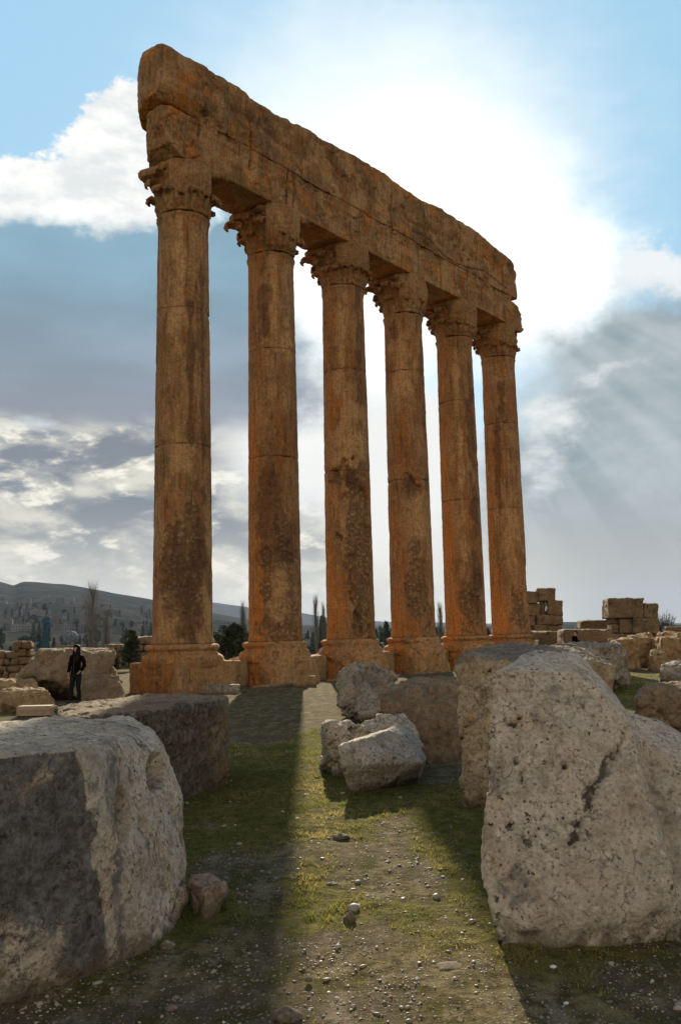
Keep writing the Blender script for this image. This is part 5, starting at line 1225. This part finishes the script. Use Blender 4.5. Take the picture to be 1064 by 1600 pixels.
def bare_bush(px, ytop, dist, label):
    rr = random.Random(3); t_ = at(px, ytop, dist); zb = land_z(t_[0], dist); H = t_[2] - zb; root = empty('bare_bush', (t_[0], dist, zb)); tag(root, label, 'bush'); V, Fc = [], []
    for k in range(60):
        a = rr.random() * 6.28; s = rr.uniform(.2, .9); p1 = Vector((math.cos(a) * s * .5, math.sin(a) * .4 * s, H * .6)); p2 = Vector((math.cos(a) * s, math.sin(a) * s * .7, H * rr.uniform(.8, 1)))
        tube(V, Fc, [(0, 0, 0), p1, p2], [.03, .018, .006], 3)
        for q in range(4): f = rr.random(); b = p1.lerp(p2, f); tube(V, Fc, [b, b + Vector((rr.uniform(-.25, .25), rr.uniform(-.2, .2), rr.uniform(.1, .35)))], [.012, .005], 3)
    link('branches', mesh_np('branches', V, Fc), M['twig'], root)
bare_bush(1037, 958, 66, 'thin bare bush beside the highest stacked blocks at right')

def far_trees():
    rg = np.random.default_rng(5); rr = random.Random(5); protos = []
    for k in range(4):
        n = 420; V, Fc = [], []; H = [9, 7, 11, 6][k]; W = [1.6, 3.0, 1.3, 3.4][k]; tube(V, Fc, [(0, 0, -1), (0, 0, H * .5)], [.3, .15], 5)
        f = rg.random(n); a = rg.random(n) * 6.28; cl = .75 + .35 * np.sin(a * 3 + f * 9 + k)
        prof = (1.05 - f) ** .7 if k in (0, 2) else np.sqrt(np.clip(1 - (2 * f - 1) ** 2, 0, 1)); q = np.sqrt(rg.random(n)) * W * prof * cl
        P = np.stack([q * np.cos(a), q * np.sin(a), H * (.08 + .92 * f)], 1); V2, F2 = leaf_cloud(P, .75 if k in (1, 3) else .55, rg, .6)
        tr = mesh_np('trunk', V, Fc); tr.materials.append(M['bark']); cr = mesh_np('crown', V2, F2, False); cr.materials.append(M['pinefar']); protos.append((tr, cr))
    spots = []
    for x0, x1, cnt, r0, r1 in [(-20, 240, 130, 300, 1500), (330, 392, 30, 260, 1100), (468, 512, 14, 230, 800), (584, 616, 14, 230, 800), (674, 700, 9, 230, 800), (752, 768, 5, 230, 700), (1030, 1064, 3, 300, 800), (864, 905, 5, 600, 1000), (240, 330, 6, 300, 900), (40, 66, 8, 900, 1100)]:
        for _ in range(cnt):
            a = azel(rr.uniform(x0, x1), 980)[0]; r = r0 + (r1 - r0) * rr.random() ** 1.3; spots.append((r * math.sin(R(a)), r * math.cos(R(a))))
    for (x, y) in spots:
        k = rr.choice([0, 0, 1, 2, 3, 3]); s = rr.uniform(.7, 1.35); z = land_z(x, y)
        root = empty('far_tree', (x, y, z), rr.random() * 6); root.scale = (s, s, s)
        tag(root, 'small dark tree among the houses of the distant town', 'tree', 'dark trees of the distant town')
        for nm, me in zip(('trunk', 'crown'), protos[k]): o = bpy.data.objects.new(nm, me); COL.objects.link(o); o.parent = root
far_trees()

def domed_building():
    D = 240; c = at(110.5, 1000, D); x = c[0]; zb = land_z(x, D); Rr = 12.3 / FPX * D; zt = at(110.5, 985.5, D)[2]; zc = zt - Rr
    root = empty('domed_building', (x, D, zb)); tag(root, 'grey domed building seen just above the broken pedestal', 'building')
    bm = bmesh.new(); box_bm(bm, (0, 0, (zc - zb) / 2 - 1), (Rr * 3, Rr * 3, zc - zb - 1.6)); link('wall', bm_mesh('wall', bm), M['concrete'], root)
    V = []; n = 14
    for i in range(n):
        e = -.5 + (math.pi / 2 + .48) * i / (n - 1)
        for j in range(32): a = j / 32 * 2 * math.pi; V.append((Rr * math.cos(e) * math.cos(a), Rr * math.cos(e) * math.sin(a), zc - zb + Rr * math.sin(e)))
    link('dome', mesh_np('dome', V, grid_faces(n, 32, True)), M['dome'], root)
    bm = bmesh.new(); bmesh.ops.create_cone(bm, cap_ends=True, segments=8, radius1=.12, radius2=.03, depth=1.0, matrix=Matrix.Translation((0, 0, zc - zb + Rr + .3))); link('finial', bm_mesh('finial', bm), M['dark'], root)
def blue_tower():
    D = 210; c = at(71.5, 1000, D); x = c[0]; zb = land_z(x, D); zt = at(71.5, 966, D)[2]; H = zt - zb; w = 9.5 / FPX * D
    root = empty('steel_tower', (x, D, zb)); tag(root, 'slim blue steel tower with a platform, left of the dome', 'tower')
    bm = bmesh.new(); box_bm(bm, (0, 0, H * .46), (w * .72, w * .72, H * .92), taper=.9); link('shaft', bm_mesh('shaft', bm), M['blue'], root)
    for s in (-1, 1):
        for q in (-1, 1): bm = bmesh.new(); box_bm(bm, (s * w * .45, q * w * .45, H * .46), (.12, .12, H * .92)); link('corner_post', bm_mesh('corner_post', bm), M['blue'], root)
    bm = bmesh.new()
    for k in range(14): box_bm(bm, (0, 0, (k + .5) * H / 15), (w * 1.02, w * 1.02, .09))
    link('ring_braces', bm_mesh('ring_braces', bm), M['blue'], root)
    bm = bmesh.new(); box_bm(bm, (0, 0, H * .93), (w * 1.35, w * 1.35, .15)); box_bm(bm, (0, 0, H * .965), (w * .9, w * .9, H * .06)); link('platform', bm_mesh('platform', bm), M['blue'], root)
    bm = bmesh.new(); box_bm(bm, (0, 0, H + 1.6), (.10, .10, 3.4)); box_bm(bm, (0, 0, H + 2.2), (.9, .06, .06)); link('mast', bm_mesh('mast', bm), M['dark'], root)
domed_building(); blue_tower()
def hut():
    D = 130; c = at(45, 1012, D); zb = land_z(c[0], D); H = at(45, 1006, D)[2] - zb; root = empty('hut', (c[0], D, zb)); tag(root, 'little hut with a pale metal roof behind the left ruins', 'hut')
    bm = bmesh.new(); box_bm(bm, (0, 0, H / 2 - .4), (1.6, 2.4, H)); link('wall', bm_mesh('wall', bm), M['concrete'], root)
    bm = bmesh.new(); box_bm(bm, (0, 0, H + .15), (2.1, 2.8, .12)); link('roof', bm_mesh('roof', bm), M['plaster'], root)
hut()

# ------------------------------------------------------------------ the air over the valley
def haze():
    bm = bmesh.new(); box_bm(bm, (0, 0, 75), (20400, 20400, 690)); me = bm_mesh('haze', bm)
    m = bpy.data.materials.new('haze'); m.use_nodes = True; t = NT(m.node_tree); m.node_tree.nodes.clear(); out = t.new('ShaderNodeOutputMaterial')
    v = t.new('ShaderNodeVolumePrincipled'); v.inputs['Color'].default_value = (.52, .68, .95, 1); v.inputs['Density'].default_value = .00005; v.inputs['Anisotropy'].default_value = .0
    t.l.new(v.outputs[0], out.inputs['Volume']); tag(link('haze', me, m), kind='stuff', label='thin bluish haze in the air over the valley', cat='haze')
haze()
